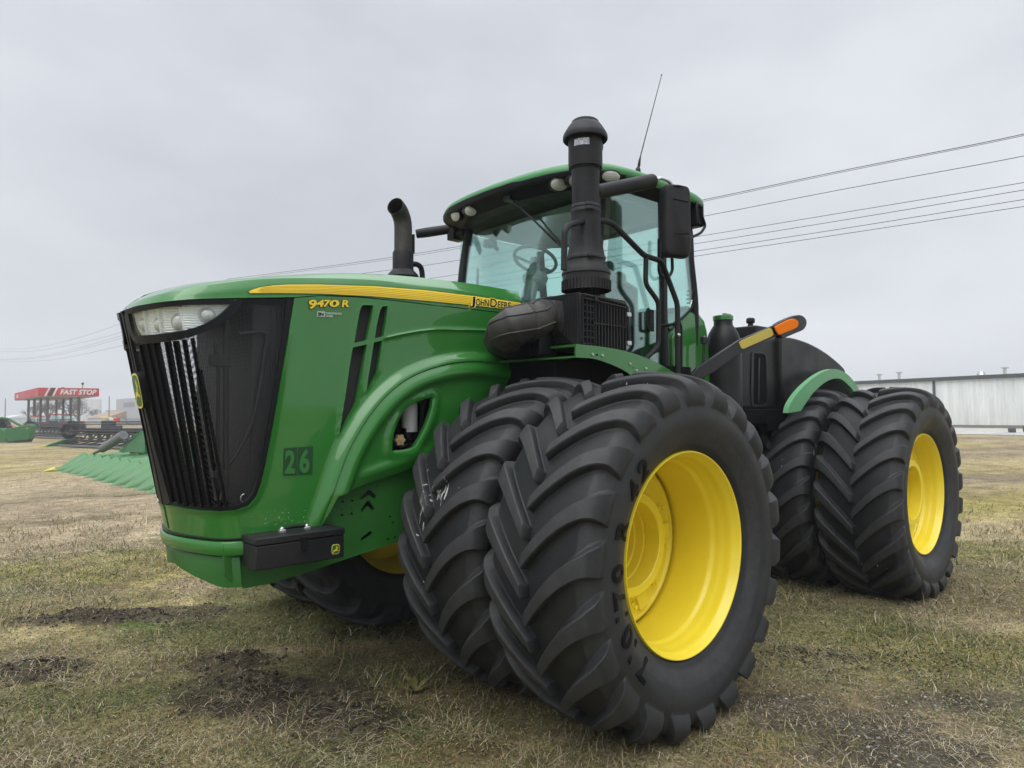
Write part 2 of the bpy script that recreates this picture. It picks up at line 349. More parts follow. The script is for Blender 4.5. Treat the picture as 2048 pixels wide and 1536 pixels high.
def rbox(name, c, d, m, parent, bevel=.01, **k): return MB().box(c, d, **k).build(name, m, parent, bevel=bevel)
# a leaping deer: body, legs, neck and antlers as one outline (unit square)
DEER = [(.02, .34), (.16, .40), (.27, .50), (.42, .52), (.55, .58), (.62, .70), (.60, .80), (.50, .90), (.56, .92), (.64, .84), (.66, .90), (.60, 1.0), (.68, .96), (.72, .84), (.80, .76), (.86, .72), (.84, .68), (.74, .69),
        (.70, .58), (.66, .48), (.76, .42), (.94, .36), (.98, .28), (.90, .30), (.72, .34), (.60, .36), (.46, .36), (.34, .32), (.22, .22), (.08, .10), (.02, .12), (.14, .24), (.22, .34), (.10, .30)]
# ------------------------------------------------------------------ the tractor
TR = empty('articulated_tractor'); TR.matrix_world = Matrix([list(TM[i])+[0] for i in range(3)]+[[0, 0, 0, 1]])
tag(TR, 'large green articulated tractor on eight dual tyres with yellow wheels, parked on the grass', 'tractor')
# ---- wheels
def profile():
    P = cr([(0, .944), (.10, .942), (.20, .932), (.265, .914), (.310, .884), (.338, .842), (.356, .785), (.360, .73), (.345, .67), (.315, .61), (.292, .575), (.275, .556)], 6)
    return P
PROF = profile()
_s = np.concatenate([[0], np.cumsum(np.hypot(*np.diff(PROF, axis=0).T))])
def at_s(s):
    y = np.interp(s, _s, PROF[:, 0]); r = np.interp(s, _s, PROF[:, 1]); e = .006
    ty = np.interp(s+e, _s, PROF[:, 0])-np.interp(max(s-e, 0), _s, PROF[:, 0]); tr = np.interp(s+e, _s, PROF[:, 1])-np.interp(max(s-e, 0), _s, PROF[:, 1])
    l = math.hypot(ty, tr); return y, r, -tr/l, ty/l
def make_tyre():
    mb = MB(); full = [(r, -y) for y, r in PROF[::-1]]+[(r, y) for y, r in PROF[1:]]
    full = full+[(.545, .235), (.545, -.235)]
    mb.lathe([(r, y) for r, y in full], ax='y', n=132, close=True)
    NL = 22; pitch = 2*math.pi/NL; R1 = .944
    sa = np.concatenate([[-.012, -.006, .004, .016], np.linspace(.03, .30, 15), np.linspace(.315, .455, 12)])
    sm = lambda x, a, b: (lambda t: t*t*(3-2*t))(min(1, max(0, (x-a)/(b-a))))
    for side in (1, -1):
        for k in range(NL):
            ph0 = k*pitch+(pitch/2 if side < 0 else 0); rings = []
            for s in sa:
                if s < 0: y, r, ny, nr = s, R1, 0, 1
                else: y, r, ny, nr = at_s(s)
                h = .054*sm(s, -.014, .004)*(1-min(1, max(0, (s-.295)/.125))**2.2) if s < .455 else 0
                q = min(1, max(0, s/.33)); ph = math.radians(18.5)*(1-(1-q)**1.25)
                w = .033+.016*q+.044*sm(s, .28, .42); ph += math.radians(1.6)*sm(s, .30, .43)
                w *= .80+.20*sm(s, -.014, .01)
                f1 = .010+.016*sm(s, .15, .30)*(1-sm(s, .33, .43)*.6)
                cols = [(-w-f1-.012, -.004), (-w-f1*.45, .09), (-w-.006, .36), (-w-.001, .88), (-w+.005, .99), (-w*.4, 1.0), (w*.4, 1.0), (w-.005, .99), (w+.001, .88), (w+.006, .36), (w+f1*.45, .09), (w+f1+.012, -.004)]
                ring = []
                for d, hf in cols:
                    hh = h*hf if hf > 0 else -.004; a = ph0+ph+d/R1; rr = r+nr*hh; yy = (y+ny*hh)*side; ring.append((rr*math.cos(a), yy, rr*math.sin(a)))
                rings.append(ring)
            mb.loft(rings, closed=False)
            n = len(rings[0]); base = len(mb.v)-n*len(rings)
            mb.f.append(tuple(base+i for i in range(n))); mb.mi.append(0)
    # small rim-guard ring and bead lines
    for s in (1, -1):
        for r, y in ((.60, .312), (.90, .338)):
            pass
    return mb
def letters(parent):
    R = .70; out3 = []; F = []
    for ch, deg in (('7', -46), ('1', -37), ('0', -28), ('/', -19.5), ('7', -11.5), ('0', -2), ('R', 14.5), ('4', 31), ('2', 41.5)):
      V, f_ = text_pts(ch, size=.178, offset=.004); F += [tuple(i+len(out3) for i in q) for q in f_]; V[:, 0] -= V[:, 0].max()/2
      for x, y, _ in V:
        a = math.radians(deg)+x/R; r = R+y-.075
        out3.append((r*math.cos(a), float(np.interp(r, PROF[::-1, 1], PROF[::-1, 0]))*(1+.055*min(1, max(0, (-r*math.sin(a)-.60)/.35))**2)+.004, r*math.sin(a)))
    return flat_mesh('size_marking', np.array(out3), F, np.array([0, 1., 0]), LET, parent, .004)
def make_rim(hub, deep):
    mb = MB()
    o = [(.556, .282), (.553, .290), (.546, .288), (.540, .275), (.532, .258), (.522, .236), (.519, .20), (.512, .170), (.508, .14), (.498, .12), (.494, .09), (.494, -.10), (.500, -.14), (.512, -.18), (.52, -.22), (.54, -.25), (.55, -.268), (.556, -.262)]
    inn = [(.560, -.25), (.56, .25)]
    P = [(r, y) for r, y in o]; P = [tuple(p) for p in cr(P[:17], 3)]+[(.556, -.262), (.563, -.24), (.563, .26)]
    mb.lathe(P, ax='y', n=96, close=True)
    return mb
def make_hub(y0, style):
    """disc, hub ring and bolts; y0 = the ring's outer face"""
    mb = MB(); y = y0
    mb.lathe(cr([(.497, y-.085), (.482, y-.07), (.462, y-.066), (.452, y-.078), (.42, y-.082), (.36, y-.070), (.325, y-.040), (.305, y-.010), (.296, y-.001)], 4).tolist()+[(.252, y), (.246, y-.006), (.244, y-.10), (.25, y-.11), (.235, y-.115), (.232, y-.17), (.22, y-.175), (.215, y-.26), (.19, y-.26), (.185, y-.33), (.0, y-.33), (.0, y-.36), (.25, y-.36), (.30, y-.12), (.44, y-.115), (.497, y-.10)], ax='y', n=72)
    for k in range(10):
        a = 2*math.pi*k/10+.1; c = (.385*math.cos(a), y-.078, .385*math.sin(a)); mb.lathe([(.0, .040), (.014, .040), (.014, .022), (.025, .02), (.025, -.01), (.036, -.012)], c=c, ax='y', n=8)
    for k in range(5):
        a = 2*math.pi*k/5+.5; b = a+.20; rr = []
        for q, r in ((a-.16, .31), (a-.10, .43), (a+.10, .43), (a+.16, .31)): rr.append((r*math.cos(q), y-.082, r*math.sin(q)))
        mb.prism(rr, (0, 1, 0), .028)
    return mb
WY_IN, WY_OUT, WX, WZ = .940, 1.727, -3.91, .972
proto = None
def wheel(x, y, side, phase, hubstyle):
    global proto
    w = empty('wheel', (x, y*side, WZ), TR, (0, phase, 0 if side > 0 else math.pi))
    if proto is None:
        t = make_tyre().build('tyre', RUB, w, smooth=24)
        me = t.data; n = len(me.vertices); q = np.empty(n*3); me.vertices.foreach_get('co', q); q = q.reshape(-1, 3); r_ = np.hypot(q[:, 0], q[:, 2]); y_ = np.abs(q[:, 1]); base = np.interp(np.minimum(y_, .335), PROF[:, 0], PROF[:, 1]); hgt = r_-base
        wr = np.clip((hgt-.030)/.016, 0, 1)*(y_ < .345)+np.where(r_ > .60, .55, 0)*np.clip((y_-.315)/.03, 0, 1); wr = np.clip(wr, 0, 1)
        ca = me.color_attributes.new('wear', 'FLOAT_COLOR', 'POINT'); ca.data.foreach_set('color', np.stack([wr, wr, wr, np.ones(n)], 1).astype(np.float32).ravel()); l = letters(w)
        r = make_rim(0, 0).build('rim', YEL, w, smooth=30)
        h1 = make_hub(-.075, 0).build('hub', YEL, w, smooth=30); h2 = make_hub(.185, 0); h2 = h2.build('hub', YEL, w, smooth=30)
        v = MB().tube([(.49, .115, -.03), (.46, .13, -.05), (.44, .15, -.06)], [.006, .006, .004], 8).build('valve', BLK, w)
        proto = (t, l, r, h1, h2, v); keep = (t, l, r, h1 if hubstyle == 0 else h2, v)
        (h2 if hubstyle == 0 else h1).parent = None
        (h2 if hubstyle == 0 else h1)['_spare'] = 1
        return w
    t, l, r, h1, h2, v = proto
    for o in (t, l, r, h1 if hubstyle == 0 else h2, v):
        if o is l and x != 0: continue
        c = o.copy(); S.collection.objects.link(c); c.parent = w; c.location = (0, 0, 0)
        if '_spare' in c.keys(): del c['_spare']
    return w
# phase turns each wheel so its lugs stand where the photograph shows them
PH_OUT, PH_IN = math.radians(-4.9+16.36/2*0), math.radians(-6.0)
wheel(0, WY_OUT, 1, -math.radians(4.9-1.6), 0)
wheel(0, WY_IN, 1, -math.radians(5.7-1.6), 1)
wheel(WX, WY_OUT, 1, -math.radians(9), 1)
wheel(WX, WY_IN, 1, -math.radians(2), 1)
for x in (0, WX):
    wheel(x, WY_OUT, -1, .13, 0 if x == 0 else 1); wheel(x, WY_IN, -1, .31, 1)
# each tyre carries weight: it is flattened where it stands and bulges there
for w in [o for o in list(S.objects) if o.name.startswith('wheel')]:
    for c in w.children:
        if c.name.startswith('tyre'):
            me = c.data.copy(); n = len(me.vertices); q = np.empty(n*3); me.vertices.foreach_get('co', q); q = q.reshape(-1, 3); th = w.rotation_euler[1]
            ca, sa_ = math.cos(th), math.sin(th); X = q[:, 0]*ca+q[:, 2]*sa_; Z = -q[:, 0]*sa_+q[:, 2]*ca
            lim = -.93; f = np.clip((-Z-.60)/.35, 0, 1); f = f*f; q[:, 1] *= 1+.055*f; Z = np.where(Z < lim, lim+(Z-lim)*.22, Z); q[:, 0] = X*ca-Z*sa_; q[:, 2] = X*sa_+Z*ca
            me.vertices.foreach_set('co', q.astype(np.float32).ravel()); me.update(); c.data = me
for o in list(S.objects):
    if '_spare' in o.keys(): bpy.data.objects.remove(o)
# ---- axles and frames between the wheels
mb = MB()
for x in (0, WX):
    mb = MB(); mb.lathe([(0, -1.25), (.17, -1.25), (.17, -.62), (.24, -.5), (.30, -.3), (.30, .3), (.24, .5), (.17, .62), (.17, 1.25), (0, 1.25)], c=(x, 0, WZ), ax='y', n=28); mb.build('axle', BLKD, TR)
mb = MB(); mb.bb((-1.6, -.42, 1.0), (.72, .42, 1.55)); mb.bb((-1.7, -.3, .9), (-1.0, .3, 1.2)); mb.bb((.6, -.40, 1.08), (1.55, .40, 1.5))
mb.bb((-4.9, -.40, .95), (-2.3, .40, 1.5)); mb.tube([(-2.4, 0, 1.15), (-1.5, 0, 1.15)], .2, 16)
mb.build('frame', BLKD, TR, bevel=.02)
# ---- nose and bonnet: the plan outline is a shallow V that turns into straight sides
XP = lambda z: 2.072+(z-1.25)*.208
_PT = cr([(0, -.02), (0.0, .0), (.006, .08), (.026, .19), (.058, .30), (.095, .40), (.145, .465), (.25, .50), (.6, .51), (1.2, .52), (2.6, .53), (4, .53)], 10)
_pt, _py = np.maximum.accumulate(_PT[:, 0]), _PT[:, 1]
def mk_surf(xp=XP, inset=0.0, grow=0.0):
    def f(P):
        t = (xp(P[:, 2])-inset+grow)-P[:, 0]; w = np.where(t < 0, t*8, np.interp(t, _pt, _py)-inset*.9+grow)
        return P[:, 1]-w
    return f
SH = mk_surf()
PAN_TOP = [(589, 596), (640, 592), (717, 595), (790, 602), (864, 611), (940, 619), (1016, 628), (1044, 634)]
ARCH_A = cr([(606, 1085), (620, 1040), (631, 1008), (640, 984), (655, 938), (673, 893), (694, 854), (717, 819), (745, 785), (776, 757), (805, 738), (834, 725), (862, 716), (893, 709), (930, 705), (965, 706), (1000, 709), (1045, 714)], 5)
side_outer = PAN_TOP+[(1046, 680), (1046, 790), (1010, 835), (975, 850), (930, 880), (900, 895), (860, 918), (812, 940), (760, 957), (710, 974), (667, 991), (655, 1020), (640, 1052), (629, 1077), (560, 1086), (491, 1087), (450, 1083), (400, 1076), (350, 1066), (338, 1060)]
zz = np.linspace(1.10, 1.235, 6); side_outer += [PX((XP(z)-.004, .006, z)) for z in zz]
GR_BOT = [(340, 1010), (365, 1016), (400, 1021), (440, 1023), (470, 1021), (497, 1012), (513, 993), (522, 968), (530, 935), (541, 880), (553, 812), (566, 735), (577, 670)]
side_outer += GR_BOT
vents = [[(723, 612), (728, 610), (746, 611), (742, 640), (733, 680), (708, 686), (713, 655), (719, 622)],
         [(705, 695), (733, 689), (724, 745), (713, 804), (708, 816), (693, 842), (678, 870), (684, 830), (692, 780), (699, 730)],
         [(760, 620), (764, 613), (775, 612), (771, 645), (766, 672), (749, 677), (753, 650), (757, 632)],
         [(747, 685), (764, 681), (760, 712), (755, 745), (752, 752), (732, 786), (736, 755), (742, 718)]]
WIN = [(805, 818), (815, 811), (826, 805), (845, 798), (860, 794), (858, 815), (852, 835), (846, 851), (835, 874), (824, 892), (818, 896), (797, 900), (779, 901), (780, 884), (783, 866), (790, 845), (797, 830)]
def side_off(v):
    d, sg = dist_line(v, ARCH_A); s = d*np.where(sg > 0, 1, -1)       # positive on the wheel side of the arch
    o = np.interp(s, [-14, -4, 0, 12, 17, 20, 24, 34, 44, 50, 56, 80], [0, 0, .004, .046, .054, .044, .052, .070, .066, .042, .026, .022])
    base_fade = 1-.75*np.clip((v[:, 1]-985)/80, 0, 1); o = o*base_fade
    dw, _ = dist_line(v, np.array(WIN+WIN[:1])); o += np.where(s > 40, .022*np.clip(1-np.abs(dw-7)/11, 0, 1), 0)
    L2 = np.array([(690, 962), (740, 946), (812, 921), (880, 896)]); d2, s2 = dist_line(v, L2); o += np.where(s > 30, np.interp(d2*np.where(s2 > 0, -1, 1), [-16, -2, 3, 16], [-.012, .012, .016, 0])*np.clip((v[:, 0]-690)/45, 0, 1), 0)
    L3 = cr([(770, 676), (800, 669), (849, 661), (900, 659), (1045, 664)], 4); d3, s3 = dist_line(v, L3); o += np.where((s < 0) & (v[:, 0] > 768), .010*np.exp(-(d3/2.6)**2), 0)
    dt = np.min([dist_line(v, np.array(q+q[:1]))[0] for q in vents], axis=0); o += np.where(dt < 4, .004, 0)*(s < -2)
    # soft fold where the panel turns under at the front edge beside the screen
    e, _ = dist_line(v, np.array(GR_BOT[::-1])); o += .010*np.exp(-(e/5)**2)
    return o
def offcurve(L, s):
    L = np.array(L, float); T = np.gradient(L, axis=0); T /= np.linalg.norm(T, axis=1)[:, None]; return resample(L+np.stack([-T[:, 1], T[:, 0]], 1)*s, 5, False)
L3 = cr([(770, 676), (800, 669), (849, 661), (900, 659), (1045, 664)], 4)
EXTRA = np.concatenate([offcurve(ARCH_A, s) for s in (-12, -4, 0, 4, 8, 12, 15, 17.5, 20, 23, 27, 31, 35, 40, 44, 48, 53, 58)]+[offcurve(L3, s) for s in (-5, -2.5, 0, 2.5, 5)])
def keep_(G):
    d, sg = dist_line(G, ARCH_A); s = d*np.where(sg > 0, 1, -1); d3, _ = dist_line(G, L3); return ((s < -15) | (s > 61)) & (d3 > 8)
_d = dist_line(EXTRA, ARCH_A); _s = _d[0]*np.where(_d[1] > 0, 1, -1); _l3 = dist_line(EXTRA, L3)[0]
EXTRA = EXTRA[(_l3 < 6) | ((_s > -14) & (_s < 60))]
panel('side_panel', side_outer, vents+[WIN], SH, GREEN, TR, thick=.03, off=side_off, step=5, grid=6.5, smooth=50, open_back=True, extra=EXTRA, keepout=keep_)
# dark screens behind the four slots
panel('slot_screen', [(690, 600), (790, 600), (790, 700), (740, 800), (670, 885), (670, 800)], [], SH, mat('slot_mesh', (.008, .009, .010), .45, bump=.5, bscale=700), TR, thick=.005, off=-.035, step=20, grid=20)
# what shows in the side window: filter, cap and hoses
mb = MB(); c = U(819, 836, 'y', .36); fil = MB()
fil.lathe([(0, .10), (.045, .10), (.052, .09), (.052, -.09), (.03, -.095)], c=tuple(c), n=24); fil.build('fuel_filter', WHT, TR)
c2 = U(817, 866, 'y', .36); MB().lathe([(0, .05), (.04, .05), (.046, .03), (.046, -.04), (0, -.05)], c=tuple(c2), n=20).build('filter_base', BLKS, TR)
c3 = U(797, 880, 'y', .44); mb = MB(); pr = []
for k in range(36):
    a = 2*math.pi*k/36; rr = .034+.0055*math.cos(6*a); pr.append((c3[0]+rr*math.cos(a), c3[1], c3[2]+rr*math.sin(a)))
mb.prism(pr, (0, 1, 0), .025); mb.lathe([(0, .031), (.014, .030), (.018, .024)], c=(c3[0], c3[1], c3[2]), ax='y', n=20); mb.build('filler_cap', CAPY, TR, bevel=.003)
mb = MB()
for k, (a, b) in enumerate((((842, 800), (838, 870)), ((850, 800), (826, 892)), ((800, 895), (835, 868)))):
    p, q = U(*a, 'y', .38), U(*b, 'y', .33); mb.tube([p, (p+q)/2+[0, .02, -.02], q], .009, 8)
mb.build('hose', DMET, TR)
mb = MB(); a, b = U(770, 780, 'y', .27), U(880, 915, 'y', .27); mb.box(((a+b)/2), (abs(a[0]-b[0]), .02, abs(a[2]-b[2]))); mb.build('engine_bay', BLKD, TR)
# bonnet top: side edge, crease, shoulder and crown lofted along the body, mirrored
def curve_on(pts, surf, n=60, start=None):
    Q = cr(pts, 8); s = np.concatenate([[0], np.cumsum(np.hypot(*np.diff(Q, axis=0).T))]); s /= s[-1]; t = np.linspace(0, 1, n)
    P = hit(np.stack([np.interp(t, s, Q[:, 0]), np.interp(t, s, Q[:, 1])], 1), surf); return P
Lp = [(243, 622), (262, 616.5), (290, 609), (325, 603.5), (378, 598.5), (420, 596.8), (457, 596), (520, 595), (589, 594), (640, 590.5), (717, 593), (790, 600), (864, 609), (940, 617), (1016, 626), (1046, 632)]
Cp = [(250, 613), (268, 605), (296, 595), (335, 585), (385, 575), (440, 567), (510, 559), (589, 556), (680, 557), (760, 561), (830, 570), (893, 577), (960, 586), (1041, 599)]
Tp = [(262, 603), (278, 596), (303, 587), (340, 577), (385, 568), (440, 561), (510, 554), (589, 549), (680, 546), (750, 548), (820, 553), (893, 561), (960, 570), (1036, 583)]
Lc = curve_on(Lp, SH); Cc = curve_on(Cp, mk_surf(inset=.035)); Tc = curve_on(Tp, mk_surf(inset=.12))
for A in (Lc, Cc, Tc):
    k = np.isnan(A[:, 0])
    if k.any(): A[k] = A[~k][0]
Lc[0] = (XP(Lc[0][2])+.001, .0, Lc[0][2]); Cc[0, 1] = 0; Tc[0, 1] = 0
rows = []
LL = Lc.copy(); LL[:, 1] -= .012; LL[:, 2] += .001; LL[0, 1] = 0
rows.append(LL); rows.append(Lc); rows.append(Lc*.93+Cc*.07)
for t in (.3, .6, .93): rows.append(Lc*(1-t)+Cc*t+np.array([0, 1, 0])*.006*math.sin(math.pi*t))
rows.append(Cc)
for t in (.08, .35, .7): rows.append(Cc*(1-t)+Tc*t+np.array([0, 0, 1])*.004*math.sin(math.pi*t))
rows.append(Tc)
for t, dz in ((.75, .012), (.45, .02), (.2, .023), (0, .024)):
    R = Tc.copy(); R[:, 1] *= t; R[:, 2] += dz*np.clip(np.linspace(0, 6, len(R)), 0, 1); rows.append(R)
mb = MB(); half = [np.clip(r, [-9, 0, 0], [9, 9, 9]) for r in rows]; allr = half+[r*[1, -1, 1] for r in half[::-1][1:]]
mb.loft([list(col) for col in np.array(allr).transpose(1, 0, 2)], closed=False)
end = [r[-1] for r in allr]; mb.add(end, [tuple(range(len(end)))]); hood = mb.build('hood', GREEN, TR, smooth=22)
# decals
STR_U = [(497, 584), (505, 579.5), (520, 575), (545, 571.5), (575, 569.8), (640, 569.5), (750, 573), (850, 581), (950, 593), (1049, 607)]
STR_L = [(1046, 623), (1024, 619.5), (950, 611), (850, 601.5), (750, 593), (640, 587.3), (560, 586.2), (515, 586.5), (500, 586.5)]
SD = mk_surf(inset=.012)
def hood_off(v): return .016
# the decal lies on the band between side edge and crease: use that band itself as the surface
from mathutils.bvhtree import BVHTree
_tri = BVHTree.FromPolygons([tuple(v) for v in mb.v], [f for f in mb.f if len(f) == 4])
class HoodSurf:
    pass
def hood_hit(Q):
    D = (FW[None]+((Q[:, 0]-1024)/FPX)[:, None]*RT-((Q[:, 1]-768)/FPX)[:, None]*UP)@TM; R = np.full((len(Q), 3), np.nan); G = np.zeros((len(Q), 3)); o = Vector(CL)
    for i, d in enumerate(D):
        h = _tri.ray_cast(o, Vector(d).normalized())
        if h[0] is not None:
            n = h[1]
            if n.dot(Vector(d)) > 0: n = -n
            R[i] = h[0]; G[i] = n
    return R, G
def hood_patch(name, poly, m, off, step=6, grid=6, th=.001, V=None, F=None):
    if V is None:
        L = resample(poly, step); x0, y0 = L.min(0); x1, y1 = L.max(0); gx, gy = np.meshgrid(np.arange(x0, x1, grid), np.arange(y0, y1, grid*.5)); Gd = np.stack([gx.ravel(), gy.ravel()], 1)
        Gd = Gd[inpoly(Gd, L)]; d, _ = dist_line(Gd, np.vstack([L, L[:1]])); Gd = Gd[d > 1.2]; Q = np.concatenate([L, Gd])
        r = geometry.delaunay_2d_cdt([Vector(p) for p in Q], [(i, (i+1) % len(L)) for i in range(len(L))], [], 0, 1e-5)
        V = np.array([tuple(p) for p in r[0]]); F = [tuple(f) for f in r[2]]; c = np.array([V[list(f)].mean(0) for f in F]); k = inpoly(c, L); F = [f for f, q in zip(F, k) if q]
    P, G = hood_hit(V); bad = np.isnan(P[:, 0]); F = [f for f in F if not any(bad[i] for i in f)]; P[bad] = 0
    keep = sorted({i for f in F for i in f}); mp_ = {a: i for i, a in enumerate(keep)}; F = [tuple(mp_[i] for i in f) for f in F]; P = P[keep]; G = G[keep]
    Gm = G.mean(0); Gm /= np.linalg.norm(Gm)
    o = flat_mesh(name, P+G*off, F, G, m, hood, th)
    if name == 'stripe_decal':
        me = o.data.copy(); n = len(me.vertices); c = np.empty(n*3); me.vertices.foreach_get('co', c); c = c.reshape(-1, 3); c[:, 1] *= -1; me.vertices.foreach_set('co', c.ravel()); me.flip_normals(); q = bpy.data.objects.new(name, me); S.collection.objects.link(q); q.parent = hood
    return o
dk = [(x, y-1.6) for x, y in STR_U]+[(x, y+1.6) for x, y in STR_L]; dk[0] = (494.5, 584); hood_patch('stripe_border', dk, DGRN, .0015)
hood_patch('stripe_decal', STR_U+STR_L, DECY, .0026)
for k in range(1, 6):           # fine pinstripes inside the band
    q = k/6; U_ = np.array(STR_U); xs = np.linspace(512+3*abs(3-k)+4, 1046, 60); up = np.interp(xs, U_[:, 0], U_[:, 1]); Ls = np.array(STR_L[::-1]); lo = np.interp(xs, Ls[:, 0], Ls[:, 1]); y = up+(lo-up)*q
    hood_patch('pinstripe', list(zip(xs, y-.38))+list(zip(xs[::-1], y[::-1]+.38)), mat('pinstripe_ink', (.50, .32, .01), .4), .0038, step=9, grid=30)
def fit_text(body, org, ux, uy, kw):
    kw = dict(kw); ref = kw.pop('ref', None); V, F = text_pts(body, **kw)
    if ref is None: return np.array(org)+V[:, :1]*np.array(ux)+V[:, 1:2]*np.array(uy), F
    # ref: (x0, x1, y base at x0, slope, cap height px, lean)
    x0, x1, yb, sl_, h, ln = ref; V0, _ = text_pts(body); a, b_ = V0[:, 0].min(), V0[:, 0].max(); yt = .70; X = x0+(V[:, 0]-a)/(b_-a)*(x1-x0); k = V[:, 1]/yt
    return np.stack([X+ln*k, yb+sl_*(X-x0)-h*k], 1), F
def hood_text(name, parts, m, off, th=.001):
    VV = []; FF = []; n = 0
    for body, org, ux, uy, kw in parts:
        V, F = fit_text(body, org, ux, uy, kw); Q = V; VV.append(Q); FF += [tuple(i+n for i in f) for f in F]; n += len(Q)
    hood_patch(name, None, m, off, V=np.concatenate(VV), F=FF, th=th)
Z_ = (0, 0)
jd = [('J', Z_, Z_, Z_, {'ref': (939.5, 948, 610, .1, 16.5, 1.5)}), ('OHN', Z_, Z_, Z_, {'ref': (950.5, 976, 610.5, .11, 12.8, .6)}), ('D', Z_, Z_, Z_, {'ref': (979.5, 992, 613.6, .11, 16, .6)}), ('EERE', Z_, Z_, Z_, {'ref': (994.5, 1020, 615.6, .115, 12.8, .6)})]
def off_kw(L, o): return [(a, b, c, d, dict(k, offset=o)) for a, b, c, d, k in L]
hood_text('maker_name_backing', off_kw(jd, .075), DECY2, .0046); hood_text('maker_name', off_kw(jd, .012), LET, .0062)
md = [('9', Z_, Z_, Z_, {'ref': (616.5, 630.5, 616.5, .01, 16.5, 2)}), ('4', Z_, Z_, Z_, {'ref': (632, 645, 613, .01, 13, 2.5)}), ('7', Z_, Z_, Z_, {'ref': (646, 657, 613.2, .01, 13, 2.5)}), ('0', Z_, Z_, Z_, {'ref': (658.5, 675.5, 613.4, .01, 13, 2)}), ('R', Z_, Z_, Z_, {'ref': (683.5, 696, 613.8, .01, 13.4, 2)})]
def surf_text(name, parts, m, off, th=.0012):
    VV = []; FF = []; n = 0
    for body, org, ux, uy, kw in parts:
        V, F = fit_text(body, org, ux, uy, kw); VV.append(V); FF += [tuple(i+n for i in f) for f in F]; n += len(V)
    P = hit(np.concatenate(VV), SH); G = grad(SH, P); return flat_mesh(name, P+G*off, FF, G, m, TR, th)
surf_text('model_number_border', off_kw(md, .075), LET, .003); surf_text('model_number', off_kw(md, .035), DECY, .0052)
def sq(name, pts, m, off, surf=SH, parent=TR, th=.0012): return panel(name, pts, [], surf, m, parent, thick=th, off=off, step=8, grid=0, mirror=False, smooth=0)
STK = mat('pale_sticker', (.50, .58, .50), .45)
sq('dealer_sticker', [(634, 623), (649.5, 623.5), (649, 634), (633, 633.5)], STK, .004)
surf_text('dealer_initials', [('SN', (634.8, 631.6), (9.6, .2), (0, -9.6), {'offset': .03})], LET, .0058)
surf_text('dealer_name', [('SYDENSTRICKER', (651, 628.6), (4.3, .1), (0, -5.0), {'offset': .02}), ('NOBBE', (651, 634), (4.3, .1), (0, -5.0), {'offset': .02})], STK, .004)
sq('unit_number_sticker', [(567.5, 896.5), (594, 894.5), (592.5, 949.5), (566, 951.5)], DGRN, .004); sq('unit_number_sticker', [(596, 894.3), (625.5, 892.3), (624, 947.5), (595, 949.3)], DGRN, .004)
DIG = mat('unit_number_green', (.03, .17, .035), .4)
surf_text('unit_number', [('2', (568.5, 945.5), (41, -1.6), (1, -62), {'offset': .035}), ('6', (597.5, 943.7), (41, -1.6), (1, -62), {'offset': .035})], DIG, .0058)
# front screen with slats
zl = np.linspace(1.235, 2.26, 12); prow = [PX((XP(z)-.003, .004, z)) for z in zl]
screen = prow+[(262, 618), (290, 610), (325, 605), (378, 600), (457, 597.5), (589, 596)]+GR_BOT[::-1]
_hc = np.array([(262, 630), (276, 626), (300, 620), (361, 613), (407, 611), (458, 611), (452, 617), (444, 624), (427, 637), (406, 648), (387, 655), (345, 663), (300, 669), (275, 671), (268, 655)])
panel('front_screen', screen, [[tuple(q) for q in _hc]], SH, MESHM, TR, thick=.004, off=-.008, step=8, grid=12, open_back=True)
panel('screen_frame', [(574, 597), (590, 597)]+GR_BOT[::-1]+[(345, 1006), (400, 1012), (440, 1014), (468, 1013), (492, 1004), (506, 988), (514, 965), (521, 935), (532, 880), (544, 812), (556, 735), (566, 670)], [], SH, BLKS, TR, thick=.02, off=-.004, step=6, grid=10)
panel('prow_cover', prow+[(253, 618), (258, 650), (264, 690), (286, 790), (312, 900), (342, 1006)], [], SH, BLK, TR, thick=.02, off=.004, step=8, grid=10)
for a, b, w in (((280, 690), (346, 1004), .012), ((293, 688), (359, 1008), .035), ((306, 687), (373, 1012), .035), ((331, 684), (389, 1014), .011), ((348, 682), (405, 1016), .011), ((366, 679), (421, 1017), .011), ((383, 676), (439, 1017), .013), ((400, 740), (452, 1014), .012)):
    strip('slat', a, b, SH, w, SLAT, TR, proud=.006, depth=.03, sides=(1, -1) if w < .02 else (1,))
# what shows through the screen: radiator, pipes, bracket, and the far side stays open so that daylight comes through
mb = MB(); RX = float(U(392, 740, 'y', -.44)[0]); mb.bb((.95, -.44, 1.22), (RX, .44, 2.34)); mb.build('radiator', RADI, TR, bevel=.01)
mb = MB()
for k in range(22): mb.bb((1.0+k*.031, .44, 1.25), (1.012+k*.031, .447, 2.32))
mb.build('radiator_fin', RADI, TR)
mb = MB(); g = lambda x, y, v=.455: U(x, y, 'y', v)
mb.tube([g(430, 690), g(437, 740), g(436, 900), g(432, 1000)], .010, 8); mb.tube([g(452, 640), g(452, 1000)], .016, 8)
mb.tube([g(478, 668), g(520, 664), g(533, 668), g(533, 690)], .011, 8)
mb.tube(cr([g(531, 690), g(522, 760), g(505, 840), g(478, 900), g(455, 935), g(440, 1000)], 5), .012, 8)
mb.build('coolant_hose', DMET, TR)
for a_, d_ in (((440, 722), (.11, .03, .06)), ((440, 948), (.10, .03, .04))): MB().box(g(*a_), d_).build('bracket', DMET, TR, bevel=.004)
mb = MB(); c = g(488, 996, .47); mb.tube([c+np.array([.02*math.cos(t), .005, .022*math.sin(t)]) for t in np.linspace(-1.6, 1.6, 12)], .003, 6); mb.build('pull_ring', MET, TR)
